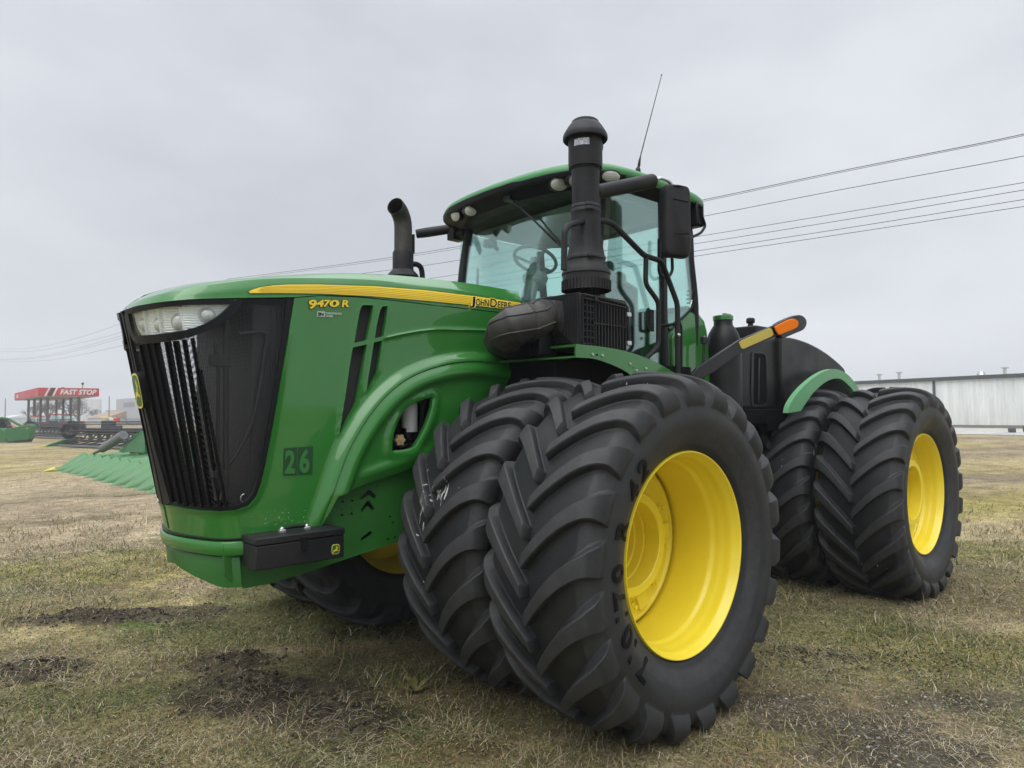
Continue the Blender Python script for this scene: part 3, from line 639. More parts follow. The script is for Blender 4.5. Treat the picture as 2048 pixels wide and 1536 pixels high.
# headlamps
HL_OUT = [(254, 620), (270, 613.5), (282, 610.5), (321, 604.5), (360, 601), (392, 599.5), (476, 598.5), (486, 600.5), (478, 616), (466, 629), (454, 639), (440, 648.5), (423, 658), (400, 667.5), (376, 675), (352, 680.5), (329, 684), (306, 686.5), (286, 687), (273, 684), (265, 670), (260, 650)]
HL_IN = [(261, 627), (275, 623.5), (290, 620.5), (325, 614.8), (361, 611), (385, 609.5), (407, 608.8), (462, 608.3), (454, 617), (445, 624.5), (428, 638), (407, 649), (388, 656), (367, 661.5), (345, 665), (322, 667.5), (298, 670.5), (274, 672.5), (268, 660), (264, 644)]
panel('headlamp_bezel', HL_OUT, [HL_IN], SH, BLKS, TR, thick=.05, off=.012, step=5, grid=8, bevel=.003)
panel('headlamp_reflector', [(x, y) for x, y in HL_IN], [], SH, SILV, TR, thick=.01, off=lambda v: -.016-.014*(1-np.interp(v[:, 0]+(640-v[:, 1])*.14, [262, 278, 294, 294.5, 308, 322, 322.5, 343, 364, 364.5, 415, 472], [1, 0, 1, 1, 0, 1, 1, 0, 1, 1, 0, 1])**2)+.0022*np.sin(v[:, 1]*1.25), step=2, grid=1.7, smooth=60)
for a, b in (((291, 621), (297, 670)), ((318, 616), (326, 667)), ((360, 611.5), (370, 660))): strip('reflector_divider', a, b, mk_surf(inset=.020), .008, SILV, TR, proud=.014, depth=.01, n=5)
def lamp_ball(px, py, rx, ry):
    c = hit(np.array([[px, py]]), mk_surf(inset=.020))[0]; g = grad(SH, c[None])[0]
    for sy in (1, -1):
        mb = MB(); q = Vector(g*[1, sy, 1]); R = q.to_track_quat('Z', 'Y').to_matrix(); pr = [(0, .020), (rx*.5, .017), (rx*.8, .008), (rx*.86, -.002), (rx, .004), (rx*1.12, -.01)]
        n0 = len(mb.v); mb.lathe(pr, n=20); mb.v = [tuple(Vector(c*[1, sy, 1])+R@Vector((v[0], v[1]*ry/rx, v[2]))) for v in mb.v]; mb.build('headlamp_lens', mat('lamp_projector', (.62, .64, .64), .18, metal=.15), TR)
lamp_ball(287, 650, .030, .034); lamp_ball(317, 650, .032, .036); lamp_ball(357, 645, .036, .044); lamp_ball(415, 630, .040, .036)
panel('headlamp_cover', HL_IN, [], SH, CLEAR, TR, thick=.004, off=.006, step=8, grid=12)
# emblem on the prow
def badge(name, c, ex, ey, ez, w, h, parent, dpt=.03, base=BLK):
    c, ex, ey, ez = [Vector(v) for v in (c, ex, ey, ez)]
    def rr(k, r=.30):
        o = []
        for i in range(32):
            a = 2*math.pi*i/32; x = math.copysign(abs(math.cos(a))**.55, math.cos(a)); y = math.copysign(abs(math.sin(a))**.55, math.sin(a)); o.append((x*w/2*k, y*h/2*k))
        return o
    par = parent
    def lay(nm, pts, z, th, m):
        mb = MB(); mb.prism([c+ex*x+ey*y+ez*z for x, y in pts], ez, th); return mb.build(nm, m, par, smooth=30)
    b = lay(name, rr(1.0), -dpt, dpt, base)
    if parent is TR: par = b
    lay(name+'_rim', rr(.96), .0003, .001, DECY2); lay(name+'_face', rr(.86), .0016, .001, mat('emblem_green', (.015, .13, .03), .4))
    d = [((x-.5)*w*.72, (y-.55)*h*.72) for x, y in DEER]
    tri = geometry.delaunay_2d_cdt([Vector(p) for p in d], [(i, (i+1) % len(d)) for i in range(len(d))], [], 0, 1e-6); V = [tuple(p) for p in tri[0]]; F = [tuple(f) for f in tri[2] if inpoly(np.array([np.mean([V[i] for i in f], axis=0)]), d)[0]]
    V3 = np.array([c+ex*x+ey*y+ez*.0028 for x, y in V]); flat_mesh(name+'_deer', V3, F, np.array(ez), DECY, par, .001)
zc = 1.862; cc = Vector((XP(zc)+.020, .03, zc)); ez = Vector((1, .08, -.19)).normalized(); badge('emblem', cc, Vector((0, 1, 0)), ez.cross(Vector((0, 1, 0))), ez, .13, .20, TR, .045)
# ---- front bumper bar, weight casting and side plates
def sweep_plan(name, prof, m, grow_list=None, y1=.5, xend=1.0, bev=0, smooth=35, xp=XP, zfun=None, parent=TR):
    """prof: (outward, z) loop swept along the V plan, both sides"""
    tm = xp(1.1)-xend; t = np.concatenate([np.linspace(0, min(.3, tm), 26)[1:], np.linspace(.3, tm, 12)[1:] if tm > .31 else []]); y = np.interp(t, _pt, _py)
    half = np.stack([xp(1.04)-t, y], 1); half = np.vstack([[xp(1.04)+.001, 0.0], half]); path = np.vstack([half[::-1]*[1, -1], half[1:]])
    T = np.gradient(path, axis=0); T /= np.linalg.norm(T, axis=1)[:, None]; Nn = np.stack([T[:, 1], -T[:, 0]], 1)
    mid = len(path)//2; Nn[mid] = (1, 0)
    mb = MB(); rings = []
    for p, n in zip(path, Nn):
        rings.append([(p[0]+n[0]*o+(.208*(z-1.04)), p[1]+n[1]*o, z+(zfun(p, o, z) if zfun else 0)) for o, z in prof])
    mb.loft(rings, cap=True); return mb.build(name, m, parent, smooth, bev)
sweep_plan('bumper_bar', [(.0, 1.076), (.016, 1.072), (.026, 1.056), (.028, 1.012), (.024, 1.002), (-.02, 1.002), (-.02, 1.076)], GREEN, xend=1.40)
sweep_plan('nose_seal', [(.006, 1.089), (.010, 1.086), (.010, 1.080), (.006, 1.077), (-.03, 1.077), (-.03, 1.089)], BLKS, xend=1.3)
def wz(p, o, z): return 0 if z > .94 else -.078*min(1, abs(p[1])/.42)
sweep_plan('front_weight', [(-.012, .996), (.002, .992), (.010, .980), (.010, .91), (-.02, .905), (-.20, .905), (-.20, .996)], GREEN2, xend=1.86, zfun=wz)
plate = [(446, 1090), (450, 1150), (462, 1162), (489, 1177), (545, 1166), (620, 1143), (690, 1119), (770, 1092), (850, 1064), (960, 1020), (1000, 900), (870, 900), (790, 940), (700, 968), (655, 985), (640, 1040), (625, 1066), (560, 1075), (500, 1077)]
def circ(x, y, r, n=10): return [(x+r*math.cos(2*math.pi*i/n), y+r*1.08*math.sin(2*math.pi*i/n)) for i in range(n)]
holes = [circ(x, y, r) for x, y, r in ((685, 1003.5, 2.4), (704, 1001.5, 2.4), (684, 1019, 1.3), (703, 1017.5, 1.3), (684, 1030, 2.6), (703, 1027.5, 2.6), (780, 1033.5, 2.6), (786, 1045.5, 2.3), (776, 1078, 2.6), (790, 1074.5, 2.3), (753.5, 971.5, 1.3))]
holes += [[(721, 999), (721, 994), (737, 980), (741, 980), (752, 990), (752, 996), (748, 997), (738, 990), (725, 999)], [(722, 1023), (722, 1018), (735, 1001.5), (739, 1001.5), (749, 1016), (748, 1021), (744, 1021), (736, 1012), (725, 1025)], [(722, 1081), (722, 1076), (737, 1064), (742, 1062), (745, 1066), (742, 1071), (725, 1082)]]
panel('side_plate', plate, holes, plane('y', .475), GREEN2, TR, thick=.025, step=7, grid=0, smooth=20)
mb = MB(); mb.bb((.5, -.43, .95), (1.7, .43, 1.03)); mb.build('front_frame', BLKD, TR)
# dried bird droppings and grime specks around the nose
mb = MB()
for k in range(60):
    q = np.array([[rng.normal(585, 42), rng.normal(1044, 13)]]); p = hit(q, SH)[0]
    if np.isnan(p[0]): continue
    r = abs(rng.normal(.0010, .0008))+.0006; mb.lathe([(0, .0012), (r, .0008), (r*1.2, -.001)], c=(p[0], p[1]-.0003, p[2]), ax='y', n=6)
mb.build('paint_scuff', mat('scuff_pale', (.35, .5, .35), .6), TR)
# toolbox on the side plate
TBO = Vector((.018, 0, -.061)); tb = MB(); tb.bb((1.318, .505, 1.006), (1.812, .682, 1.128)); tbo = tb.move(TBO).build('toolbox', BLK, TR, bevel=.006)
tb = MB(); tb.bb((1.314, .501, 1.131), (1.816, .686, 1.168)); tb.move(TBO).build('toolbox_lid', BLK, tbo, bevel=.006)
mb = MB(); mb.tube(cr([(1.50, .60, 1.175), (1.51, .60, 1.188), (1.54, .60, 1.192), (1.60, .60, 1.192), (1.63, .60, 1.188), (1.64, .60, 1.175)], 4), .009, 10); mb.move(TBO).build('handle', BLKS, tbo)
mb = MB()
for x in (1.50, 1.64): mb.box((x, .60, 1.177), (.035, .03, .018)); mb.lathe([(0, .03), (.012, .022), (.014, 0)], c=(x, .60, 1.172), n=12)
mb.move(TBO).build('handle_bracket', MET, tbo, bevel=.003)
mb = MB(); mb.box((1.553, .689, 1.115), (.038, .008, .07)); mb.box((1.553, .693, 1.082), (.03, .008, .012)); mb.tube([(1.553, .692, 1.128), (1.553, .70, 1.10), (1.553, .694, 1.084)], .004, 8); mb.move(TBO).build('latch', BLKS, tbo, bevel=.002)
badge('toolbox_emblem', (1.389, .6835, .996), (-1, 0, 0), (0, 0, 1), (0, 1, 0), .050, .056, tbo, .003)
# ---- exhaust
ec = U(806, 547, 'y', -.30); ex_, ez_ = float(ec[0]), float(ec[2]); EX = empty('exhaust', (ex_, -.30, ez_-.03), TR)
mb = MB(); mb.lathe([(.125, 0), (.115, .02), (.082, .055), (.080, .07), (.080, .185), (.074, .20), (.0, .20)], n=32); mb.build('exhaust_base', BLK, EX)
P = cr([(0, 0, .19), (0, 0, .30), (0, 0, .385), (.010, .004, .44), (.038, .016, .485), (.074, .034, .512), (.105, .05, .522)], 6); 
mb = MB(); mb.tube(P, .068, 28, cap=False); mb.tube(P[::-1], .063, 28, cap=False); n = 28
o = len(P)*n; mb.f += [(o-n+j, o-n+(j+1) % n, o+(n-(j+1)) % n, o+(n-j) % n) for j in range(n)][:0]
t = Vector(P[-1]-P[-2]).normalized(); mb.lathe([(.063, 0), (.0655, .003), (.068, 0)], n=28); k = 28*3
R = t.to_track_quat('Z', 'Y').to_matrix(); mb.v[-k:] = [tuple(Vector(P[-1])+R@Vector(v)) for v in mb.v[-k:]]
mb.build('exhaust_pipe', PIPE, EX, fix=False)
mb = MB(); mb.tube(cr([(-.07, .0, .11), (-.12, .0, .12), (-.165, .0, .10), (-.18, .0, .04), (-.18, .0, -.02)], 5), .021, 12); mb.box((-.085, -.0, .27), (.012, .05, .15)); mb.build('drain_pipe', BLK, EX)
# ---- cab
CAB = empty('cab', (0, 0, 0), TR)
FLOOR, RZ = 2.12, 3.60
def CW_(x, y, z): k = (z-2.2)/1.3; return (x+.10+.055*k-.03*(x+.9), y, z-.052-.05*k-.012*(x+2.1))   # plumb frame of the cab
def ysym(f):
    for s in (1, -1): f(s)
def pillar(name, pts, r, squash=1, m=BLK):
    ysym(lambda s: MB().tube([(p[0], p[1]*s, p[2]) for p in pts], r, 14).warp(CW_).build(name, m, CAB))
pillar('front_pillar', cr([(-.70, .80, 2.1), (-.76, .81, 2.6), (-.83, .81, 3.1), (-.90, .80, 3.46), (-.93, .79, 3.6)], 5), .040)
MB().box((-1.545, .895, 2.83), (.055, .05, 1.5), ry=-.03).warp(CW_).build('door_pillar', BLK, CAB, bevel=.01)
ysym(lambda s: MB().tube(cr([(-2.02, .86*s, 2.3), (-2.03, .88*s, 2.7), (-1.99, .88*s, 3.1), (-1.96, .87*s, 3.5)], 4), .038, 12).warp(CW_).build('rear_pillar', BLK, CAB))
# windscreen: bowed sheet; door glass and rear quarter panes
def sheet(name, grid, m, th=.006):
    g = np.array(grid); r, c = g.shape[:2]; nn = np.cross(g[1, 1]-g[0, 0], g[0, 1]-g[1, 0]); nn /= np.linalg.norm(nn); mb = MB()
    V = g.reshape(-1, 3); W_ = V+nn*th; F = [(i*c+j, i*c+j+1, (i+1)*c+j+1, (i+1)*c+j) for i in range(r-1) for j in range(c-1)]; n = r*c
    mb.add(np.vstack([V, W_]), F+[tuple(q+n for q in f[::-1]) for f in F]); return mb.warp(CW_).build(name, m, CAB, fix=False, smooth=60)
g = []
for z in np.linspace(2.25, 3.55, 8):
    xb = np.interp(z, [2.1, 2.6, 3.1, 3.6], [-.70, -.76, -.83, -.93]); g.append([(xb+.17*(1-(y/.80)**2)+.01, y, z) for y in np.linspace(-.79, .79, 15)])
sheet('windscreen', g, GLASS)
def side_pane(name, pts, y=.895, sides=(1,)):
    for s in sides:
        mb = MB(); mb.prism([(x, s*y+(.02*s if z < 3 else 0)*0, z) for x, z in pts], (0, s, 0), .006); mb.warp(CW_).build(name, GLASS, CAB, smooth=0)
side_pane('door_glass', [(-.74, 2.20), (-.80, 2.8), (-.91, 3.53), (-1.51, 3.53), (-1.51, 2.12), (-.95, 2.12)])
side_pane('quarter_window', [(-1.585, 2.50), (-1.595, 3.53), (-1.96, 3.53), (-2.0, 3.0), (-1.985, 2.78), (-1.93, 2.68)])
side_pane('side_window', [(-.74, 2.20), (-.80, 2.8), (-.91, 3.53), (-1.98, 3.53), (-2.0, 2.3), (-.95, 2.12)], sides=(-1,))
g = [[(-2.0-.05*(1-(y/.85)**2), y, z) for y in np.linspace(-.85, .85, 9)] for z in np.linspace(2.7, 3.53, 4)]; sheet('rear_window', g, GLASS)
# black seal round the quarter window
for s in (1,):
    mb = MB(); q = cr([(-1.58, 2.49), (-1.585, 2.9), (-1.59, 3.50), (-1.96, 3.51), (-2.005, 3.0), (-1.99, 2.78), (-1.93, 2.67), (-1.75, 2.56)], 5, True); mb.tube([(x, .90*s, z) for x, z in q]+[(q[0][0], .90*s, q[0][1])], .011, 8); mb.warp(CW_).build('window_seal', BLKS, CAB)
# lower body of the cab: green rear corner, dark sill
def prismy(name, pts, y0, y1, m, bev=.02, sym=True, parent=None):
    for s in ((1, -1) if sym else (1,)):
        mb = MB(); mb.prism([(x, y0*s, z) for x, z in pts], (0, s, 0), y1-y0); (mb.warp(CW_) if parent is None else mb).build(name, m, parent or CAB, bevel=bev, seg=4, smooth=40)
prismy('cab_corner', [(-1.60, 1.95), (-1.60, 2.46), (-1.66, 2.52), (-1.82, 2.60), (-1.93, 2.66), (-2.08, 2.66), (-2.17, 2.60), (-2.21, 2.50), (-2.23, 2.3), (-2.23, 1.95)], .60, .90, GREEN, .035)
prismy('cab_corner_step', [(-1.605, 1.95), (-1.605, 2.40), (-1.64, 2.44), (-1.74, 2.45), (-1.77, 2.42), (-1.77, 1.95)], .90, .925, GREEN, .012)
prismy('cab_sill', [(-.62, 1.95), (-.70, 2.12), (-1.57, 2.12), (-1.57, 1.95)], .55, .895, BLKD, .01)
mb = MB(); mb.bb((-2.1, -.6, 1.9), (-.62, .6, 2.16)); mb.warp(CW_).build('cab_floor', BLKD, CAB)
mb = MB(); mb.bb((-2.06, -.85, 2.1), (-1.98, .85, 2.72)); mb.warp(CW_).build('rear_wall', TRIM, CAB, bevel=.02)
# roof: plan outline with rounded corners, black underside and visor, green shell
RPL = cr([(-.47, 0), (-.49, .35), (-.555, .66), (-.69, .87), (-.90, .975), (-1.25, 1.01), (-1.7, 1.0), (-2.1, .95), (-2.26, .82), (-2.32, .5), (-2.34, 0)], 5)
RPL = np.vstack([RPL, RPL[::-1][1:-1]*[1, -1]]); RC = np.array([-1.4, 0]); sst_ = lambda t: (lambda q: q*q*(3-2*q))(min(1, max(0, t)))
def ring(k, z, dz=0): return [(RC[0]+(p[0]-RC[0])*k[0], (p[1])*k[1], z+dz*((p[0]+1.4)/-.9 if p[0] < -1.4 else 0)) for p in RPL]
def zr(x, y): return RZ
mb = MB(); mb.loft([ring((.955, .955), 3.60), ring((.985, .985), 3.60), ring((1, 1), 3.615), ring((1.004, 1.004), 3.64), ring((.998, .998), 3.665), ring((.978, .978), 3.690), ring((.94, .94), 3.710), ring((.84, .84), 3.728), ring((.6, .6), 3.74), ring((.3, .3), 3.745), ring((.02, .02), 3.746)], cap=True); roof = mb.warp(CW_).build('roof', ROOFG, CAB, smooth=40)
mb = MB(); mb.loft([ring((.86, .82), 3.535), ring((.875, .86), 3.543), ring((.90, .90), 3.552), ring((.96, .95), 3.58), ring((.99, .985), 3.598), ring((.985, .98), 3.604)]); mb.add(ring((.86, .82), 3.535), [tuple(range(len(RPL)))]); mb.warp(CW_).build('roof_underside', mat('black_roof_plastic', (.006, .0065, .0085), .5, spec=.2, noise=.1), CAB, smooth=40)
_ub = BVHTree.FromPolygons([tuple(v) for v in mb.v], mb.f)
mb = MB(); mb.bb((-1.95, -.80, 3.505), (-.98, .80, 3.532)); mb.warp(CW_).build('headliner', LINER, CAB, bevel=.008)
mb = MB(); i0 = [i for i, p in enumerate(RPL) if p[0] > -.98]; F_ = sorted(i0, key=lambda i: RPL[i][1]); rings = []       # black front visor edge
for i in F_:
    x, y = RPL[i]; T = RPL[(i+1) % len(RPL)]-RPL[i-1]; n_ = np.array([T[1], -T[0]]); n_ = n_/np.linalg.norm(n_); n_ = n_ if n_@(RPL[i]-RC) > 0 else -n_; fz = 1-.55*sst_((-.62-x)/.34)
    st_ = .012 if -.62 < y < .35 else 0; rings.append([(x-n_[0]*.10, y-n_[1]*.10, 3.585), (x+n_[0]*.004, y+n_[1]*.004, 3.590), (x+n_[0]*.012, y+n_[1]*.012, 3.60), (x+n_[0]*.013, y+n_[1]*.013, 3.60+.030*fz+st_), (x+n_[0]*.006, y+n_[1]*.006, 3.604+.032*fz+st_), (x-n_[0]*.10, y-n_[1]*.10, 3.604+.032*fz+st_)])
mb.loft(rings, cap=True); mb.warp(CW_).build('roof_visor', MT['black_roof_plastic'], CAB, smooth=40)
def roof_lamp(x, y, z, ang, tilt, w=.085, h=.05):
    q = Vector((math.cos(ang), math.sin(ang), tilt)).normalized(); R = q.to_track_quat('Z', 'Y').to_matrix(); c = Vector((x, y, z))
    a = MB(); a.lathe([(1.16, -.05), (1.16, .004), (1.05, .008), (1.0, .002)], n=28); a.v = [tuple(c+R@Vector((v[0]*w, v[1]*h, v[2]))) for v in a.v]; hs = a.build('roof_lamp', BLKS, CAB)
    b = MB(); b.lathe([(1.0, .002), (.7, .010), (0, .013)], n=28)
    b.v = [tuple(c+R@Vector((v[0]*w, v[1]*h, v[2]))) for v in b.v]; b.build('lens', LENSW, hs)
    b = MB()
    for k in (-.5, -.17, .17, .5): b.box((0, k*h, .013), (w*1.5*math.sqrt(1-k*k), .003, .003))
    b.v = [tuple(c+R@Vector(v)) for v in b.v]; b.build('lens_rib', MET, hs)
def lamp_px(px, py, z, ang, tilt, w, h):
    o, d = ray(px, py); hh = _ub.ray_cast(Vector(o), Vector(d).normalized()); p = np.array(hh[0]) if hh[0] is not None else U(px, py, 'z', z)
    dn = d/np.linalg.norm(d); p = p-dn*.05; roof_lamp(p[0], p[1], p[2], math.atan2(-dn[1], -dn[0])+ang, tilt, w, h)
lamp_px(1118, 369, 3.565, .25, -.30, .065, .045); lamp_px(941, 422, 3.565, .25, -.30, .052, .042)
lamp_px(1222, 353, 3.60, .3, -.3, .068, .042); lamp_px(911, 432, 3.55, -.75, -.3, .05, .045); lamp_px(1400, 424, 3.56, 1.2, -.1, .05, .06)
lamp_px(1146, 361, 3.59, .6, -.3, .04, .04)
# wiper
mb = MB(); a = U(1022, 398, 'x', -.42); b = U(1125, 492, 'x', -.51); mb.tube([a, a*.35+b*.65+np.array([.01, 0, 0]), b], [.009, .007, .005], 8); c = U(1060, 433, 'x', -.47); mb.tube([c+[.0, .0, .0], b+[-.005, .01, -.03]], .008, 6); mb.box(a, (.10, .08, .04)); mb.build('wiper', BLKS, CAB)
# mirrors
a = U(1190, 385, 'y', 1.02); b = U(1305, 362, 'y', 1.14)
mb = MB(); mb.tube([a, b], [.052, .054], 16); v = (b-a)/np.linalg.norm(b-a); mb.tube([b, b+v*.02], [.054, .040], 16); mb.box(a+np.array([0, 0, -.09]), (.06, .06, .16)); mb.build('mirror_arm', BLK, CAB, bevel=.006)
mb = MB(); c = U(1350, 377, 'y', 1.18); q = U(1325, 357, 'y', 1.16); mb.tube(cr([b, b*.4+q*.6+[0, 0, .006], q, U(1340, 365, 'y', 1.18), c+[0, 0, -.03]], 6), .013, 10); mb.build('mirror_rod', MET, CAB)
m0 = U(1349, 444, 'y', 1.18); mw = .235
mb = MB()
mc = Vector(m0); yaw = math.atan2(CL[1]-mc[1], CL[0]-mc[0])+.55
R = Matrix.Rotation(yaw, 3, 'Z'); rings = []
for x, k in ((-.035, .93), (-.02, 1.0), (.02, 1.0), (.052, .90), (.060, .80)):
    rr = []
    for i in range(40):
        t = 2*math.pi*i/40; yy = math.copysign(abs(math.cos(t))**.28, math.cos(t))*mw/2*k; z_ = math.copysign(abs(math.sin(t))**.22, math.sin(t))*.275*(k*.35+.65); rr.append(mc+R@Vector((x+(.012*(abs(yy) < mw*.1)), yy, z_)))
    rings.append(rr)
mb.loft(rings, cap=True); mir = mb.build('mirror', BLK, CAB, smooth=50)
MB().box(mc+R@Vector((.062, .02, -.10)), (.006, .13, .014), rz=yaw, rx=.08).build('mirror_rib', BLKS, mir, bevel=.002); MB().box(mc+R@Vector((.062, .02, .15)), (.006, .13, .008), rz=yaw, rx=-.1).build('mirror_rib', BLKS, mir, bevel=.002)
mb = MB(); a = U(832, 468, 'y', -1.22); b = U(900, 458, 'y', -1.02); mb.tube([a, a*.7+b*.3, b], [.042, .047, .045], 14); c = U(912, 468, 'y', -.98); mb.box(c, (.14, .1, .13)); d = U(930, 466, 'y', -.82); mb.tube([c, d], .04, 10); mb.build('mirror_arm', BLK, CAB, bevel=.008)
# steering column, wheel, console, seat, dash
mb = MB(); cc = U(1070, 520, 'y', -.02); cc = Vector(cc); q = Vector((-.50, -.10, 1)).normalized(); R = q.to_track_quat('Z', 'Y').to_matrix(); mb.tube([cc+R@Vector((.185*math.cos(t), .185*math.sin(t), 0)) for t in np.linspace(0, 2*math.pi, 33)], .015, 8, cap=False)
for t in (.5, 2.6, 4.4): mb.tube([cc+R@Vector((.18*math.cos(t), .18*math.sin(t), 0)), cc+R@Vector((0, 0, -.045))], .013, 8)
mb.lathe([(0, .02), (.04, .02), (.045, -.07)], c=tuple(cc), n=16); mb.build('steering_wheel', TRIM, CAB)
c0 = Vector(U(1070, 556, 'y', 0)); mb = MB(); mb.tube([cc+Vector((.0, 0, -.05)), c0+Vector((.01, 0, .05)), c0+Vector((.01, 0, .04)), c0, c0+Vector((.02, 0, -.05)), c0+Vector((.04, 0, -.06)), c0+Vector((.12, 0, -.28)), c0+Vector((.2, 0, -.7))], [.045, .05, .10, .115, .10, .06, .07, .1], 10); mb.build('steering_column', LINER, CAB, smooth=25)
mb = MB(); mb.box((-.80, .0, 2.66), (.35, 1.0, .12)); mb.warp(CW_).build('dashboard', mat('dash_grey', (.05, .052, .055), .6), CAB, bevel=.03)
mb = MB(); p = U(955, 553, 'y', -.6); mb.box(p, (.015, .01, .15)); mb.tube([p, p+[.03, .02, -.25]], .012, 8); mb.build('display_post', TRIM, CAB)
mb = MB(); mb.box((-1.60, .0, 2.50), (.5, .52, .16)); mb.box((-1.86, 0, 2.80), (.14, .5, .62), ry=-.12); mb.box((-1.88, 0, 3.16), (.1, .28, .14)); mb.warp(CW_).build('seat', mat('seat_cover_plastic', (.16, .18, .18), .35, bump=.4, bscale=7), CAB, bevel=.05, seg=4)
mb = MB(); p = U(1238, 568, 'y', .35); mb.box((p[0], .35, p[2]), (.42, .14, .07), ry=-.25); mb.box((p[0]-.1, .35, p[2]-.2), (.2, .14, .36)); mb.build('armrest', TRIM, CAB, bevel=.03)
mb = MB(); mb.tube([(-1.0, -.55, 3.53), (-1.0, -.55, 3.36), (-1.0, -.5, 3.32)], .02, 8); mb.lathe([(0, .05), (.06, .03), (.07, -.03), (0, -.05)], c=(-1.02, -.62, 3.40), n=16); mb.warp(CW_).build('cab_camera', TRIM, CAB)
# door handle and latch bar
h = U(1300, 640, 'y', .93); mb = MB(); mb.tube(cr([h+[-.02, -.03, .085], h+[.02, 0, .08], h+[.03, 0, .06], h+[.03, 0, -.06], h+[.02, 0, -.08], h+[-.02, -.03, -.085]], 4), .014, 10); mb.box(h+[-.035, -.015, 0], (.05, .02, .17)); mb.build('door_handle', BLKS, CAB, bevel=.004)
# grab rails
def rail(name, pts, y, r=.019, m=BLK, parent=None):
    P = [U(px, py, 'y', yy) for (px, py), yy in zip(pts, y)]; mb = MB(); Q = []
    for i, p in enumerate(P):
        if 0 < i < len(P)-1:
            a = P[i-1]-p; b = P[i+1]-p; la, lb = np.linalg.norm(a), np.linalg.norm(b); k = min(.05, la*.35, lb*.35); Q += [p+a/la*k, p+a/la*k*.35+b/lb*k*.35*0+(b/lb*k*.10), p+b/lb*k*.45+(a/la*k*.05), p+b/lb*k]
        else: Q.append(p)
    mb.tube(Q, r, 12); return mb.build(name, m, parent or CAB)
rail('grab_rail', [(1128, 540), (1129, 462), (1138, 450), (1165, 442), (1208, 441), (1225, 447), (1288, 511), (1323, 522), (1355, 608), (1355, 750)], [1.1, 1.1, 1.08, 1.05, 1.02, 1.02, 1.02, 1.02, 1.04, 1.04], .021)
rail('grab_rail', [(1292, 513), (1291, 568), (1317, 604), (1317, 692), (1291, 718), (1290, 732)], [1.02]*6, .019)
rail('grab_rail', [(1363, 745), (1363, 655), (1358, 640)], [1.0]*3, .010)
mb = MB(); b = U(1355, 670, 'y', 1.06); mb.lathe([(0, .012), (.010, .010), (.014, .0)], c=tuple(b+[0, .012, 0]), ax='y', n=12); mb.build('rail_bolt', MET, CAB)
rail('latch_bar', [(1322, 652), (1352, 648)], [.95, 1.02], .012, BLKS)
rail('quarter_rail', [(1318, 478), (1318, 545), (1327, 556), (1340, 551), (1345, 540), (1344, 512)], [.94]*6, .013, BLKS)
rail('rear_grab_loop', [(1376, 478), (1402, 466), (1411, 452), (1404, 432), (1404, 415), (1399, 411)], [1.0]*6, .012, BLKS)
mb = MB(); p = U(1398, 425, 'y', .95); mb.box(p+np.array([.03, -.02, -.03]), (.11, .12, .2)); mb.build('rear_lamp_housing', BLKS, CAB, bevel=.02)
for k in range(5):
    p = U(1378, 582+k*8, 'y', .84); mb = MB(); mb.box(p, (.02, .03, .016)); mb.build('heater_wire_clip', BLKS, CAB)
# antenna
a = U(1276, 343, 'y', .80); mb = MB(); mb.lathe([(.025, 0), (.02, .04), (.006, .06)], c=tuple(a+[0, 0, -.02]), n=12); p1 = U(1278, 330, 'y', .80); p2 = U(1281, 312, 'y', .80); p3 = U(1323, 151, 'y', .80)
mb.tube([a, p1, U(1279, 322, 'y', .80), p2, p3], [.006, .012, .010, .0045, .0028], 8); mb.tube([p3, p3+[0, 0, .01]], .005, 8); mb.build('antenna', BLKS, CAB)
# ---- air intake stack, housing, elbow hose, fender plate
AC = np.array([float(U(1172, 500, 'y', 1.0)[0]), 1.0]); zp = lambda py: float(U(1172, py, 'y', 1.0)[2])
def zs(*l): return [zp(v) for v in l]
mb = MB(); c = (AC[0], AC[1], 0)
R_ = .108
mb.lathe([(0, zp(242)), (.082, zp(242.5)), (.094, zp(245)), (.097, zp(249)), (.106, zp(251)), (.122, zp(257)), (.150, zp(270)), (.156, zp(275)), (.156, zp(281)), (.150, zp(283)), (.118, zp(274))], c=c, n=48); STK_ = mb.build('intake_cap', BLK, TR)
mb = MB(); mb.lathe([(.118, zp(270)), (.119, zp(330)), (.116, zp(338)), (.108, zp(338)), (.106, zp(330))], c=c, n=48); mb.build('precleaner', BLK, TR)
mb = MB(); mb.lathe([(.1205, zp(289)), (.1205, zp(302))], c=c, n=24, a0=.05, a1=.95); mb.build('precleaner_window', mat('clear_window_band', (.42, .44, .50), .25, noise=.5, nscale=90), TR)
mb = MB(); mb.lathe([(.098, zp(333)), (.104, zp(334)), (.104, zp(341)), (.098, zp(343)), (.0965, zp(350)), (.0955, zp(412)), (.102, zp(414)), (.102, zp(420)), (.104, zp(421)), (.104, zp(427)), (.101, zp(429)), (.101, zp(437)), (.104, zp(445)), (.106, zp(470)), (.118, zp(495)), (.130, zp(514)), (.134, zp(516)), (.134, zp(521)), (.130, zp(523)), (.131, zp(526)), (.150, zp(537)), (.168, zp(546)), (.170, zp(550)), (.164, zp(552)), (.164, zp(580)), (.168, zp(583))], c=c, n=56); mb.build('intake_pipe', BLK, TR)
for a, b in ((413.5, 419), (421, 427), (515, 521)):
    mb = MB()
    mb.lathe([(.1035 if a < 500 else .1352, zp(a)), (.1055 if a < 500 else .1372, zp(a+.4)), (.1055 if a < 500 else .1372, zp(b-.4)), (.1035 if a < 500 else .1352, zp(b))], c=c, n=48)
    r = .108 if a < 500 else .138; mb.box((AC[0]+r*math.cos(.95), AC[1]+r*math.sin(.95), zp((a+b)/2)), (.03, .05, .022), rz=.95)
    mb.build('hose_clamp', DMET, TR, bevel=.002)
mb = MB()
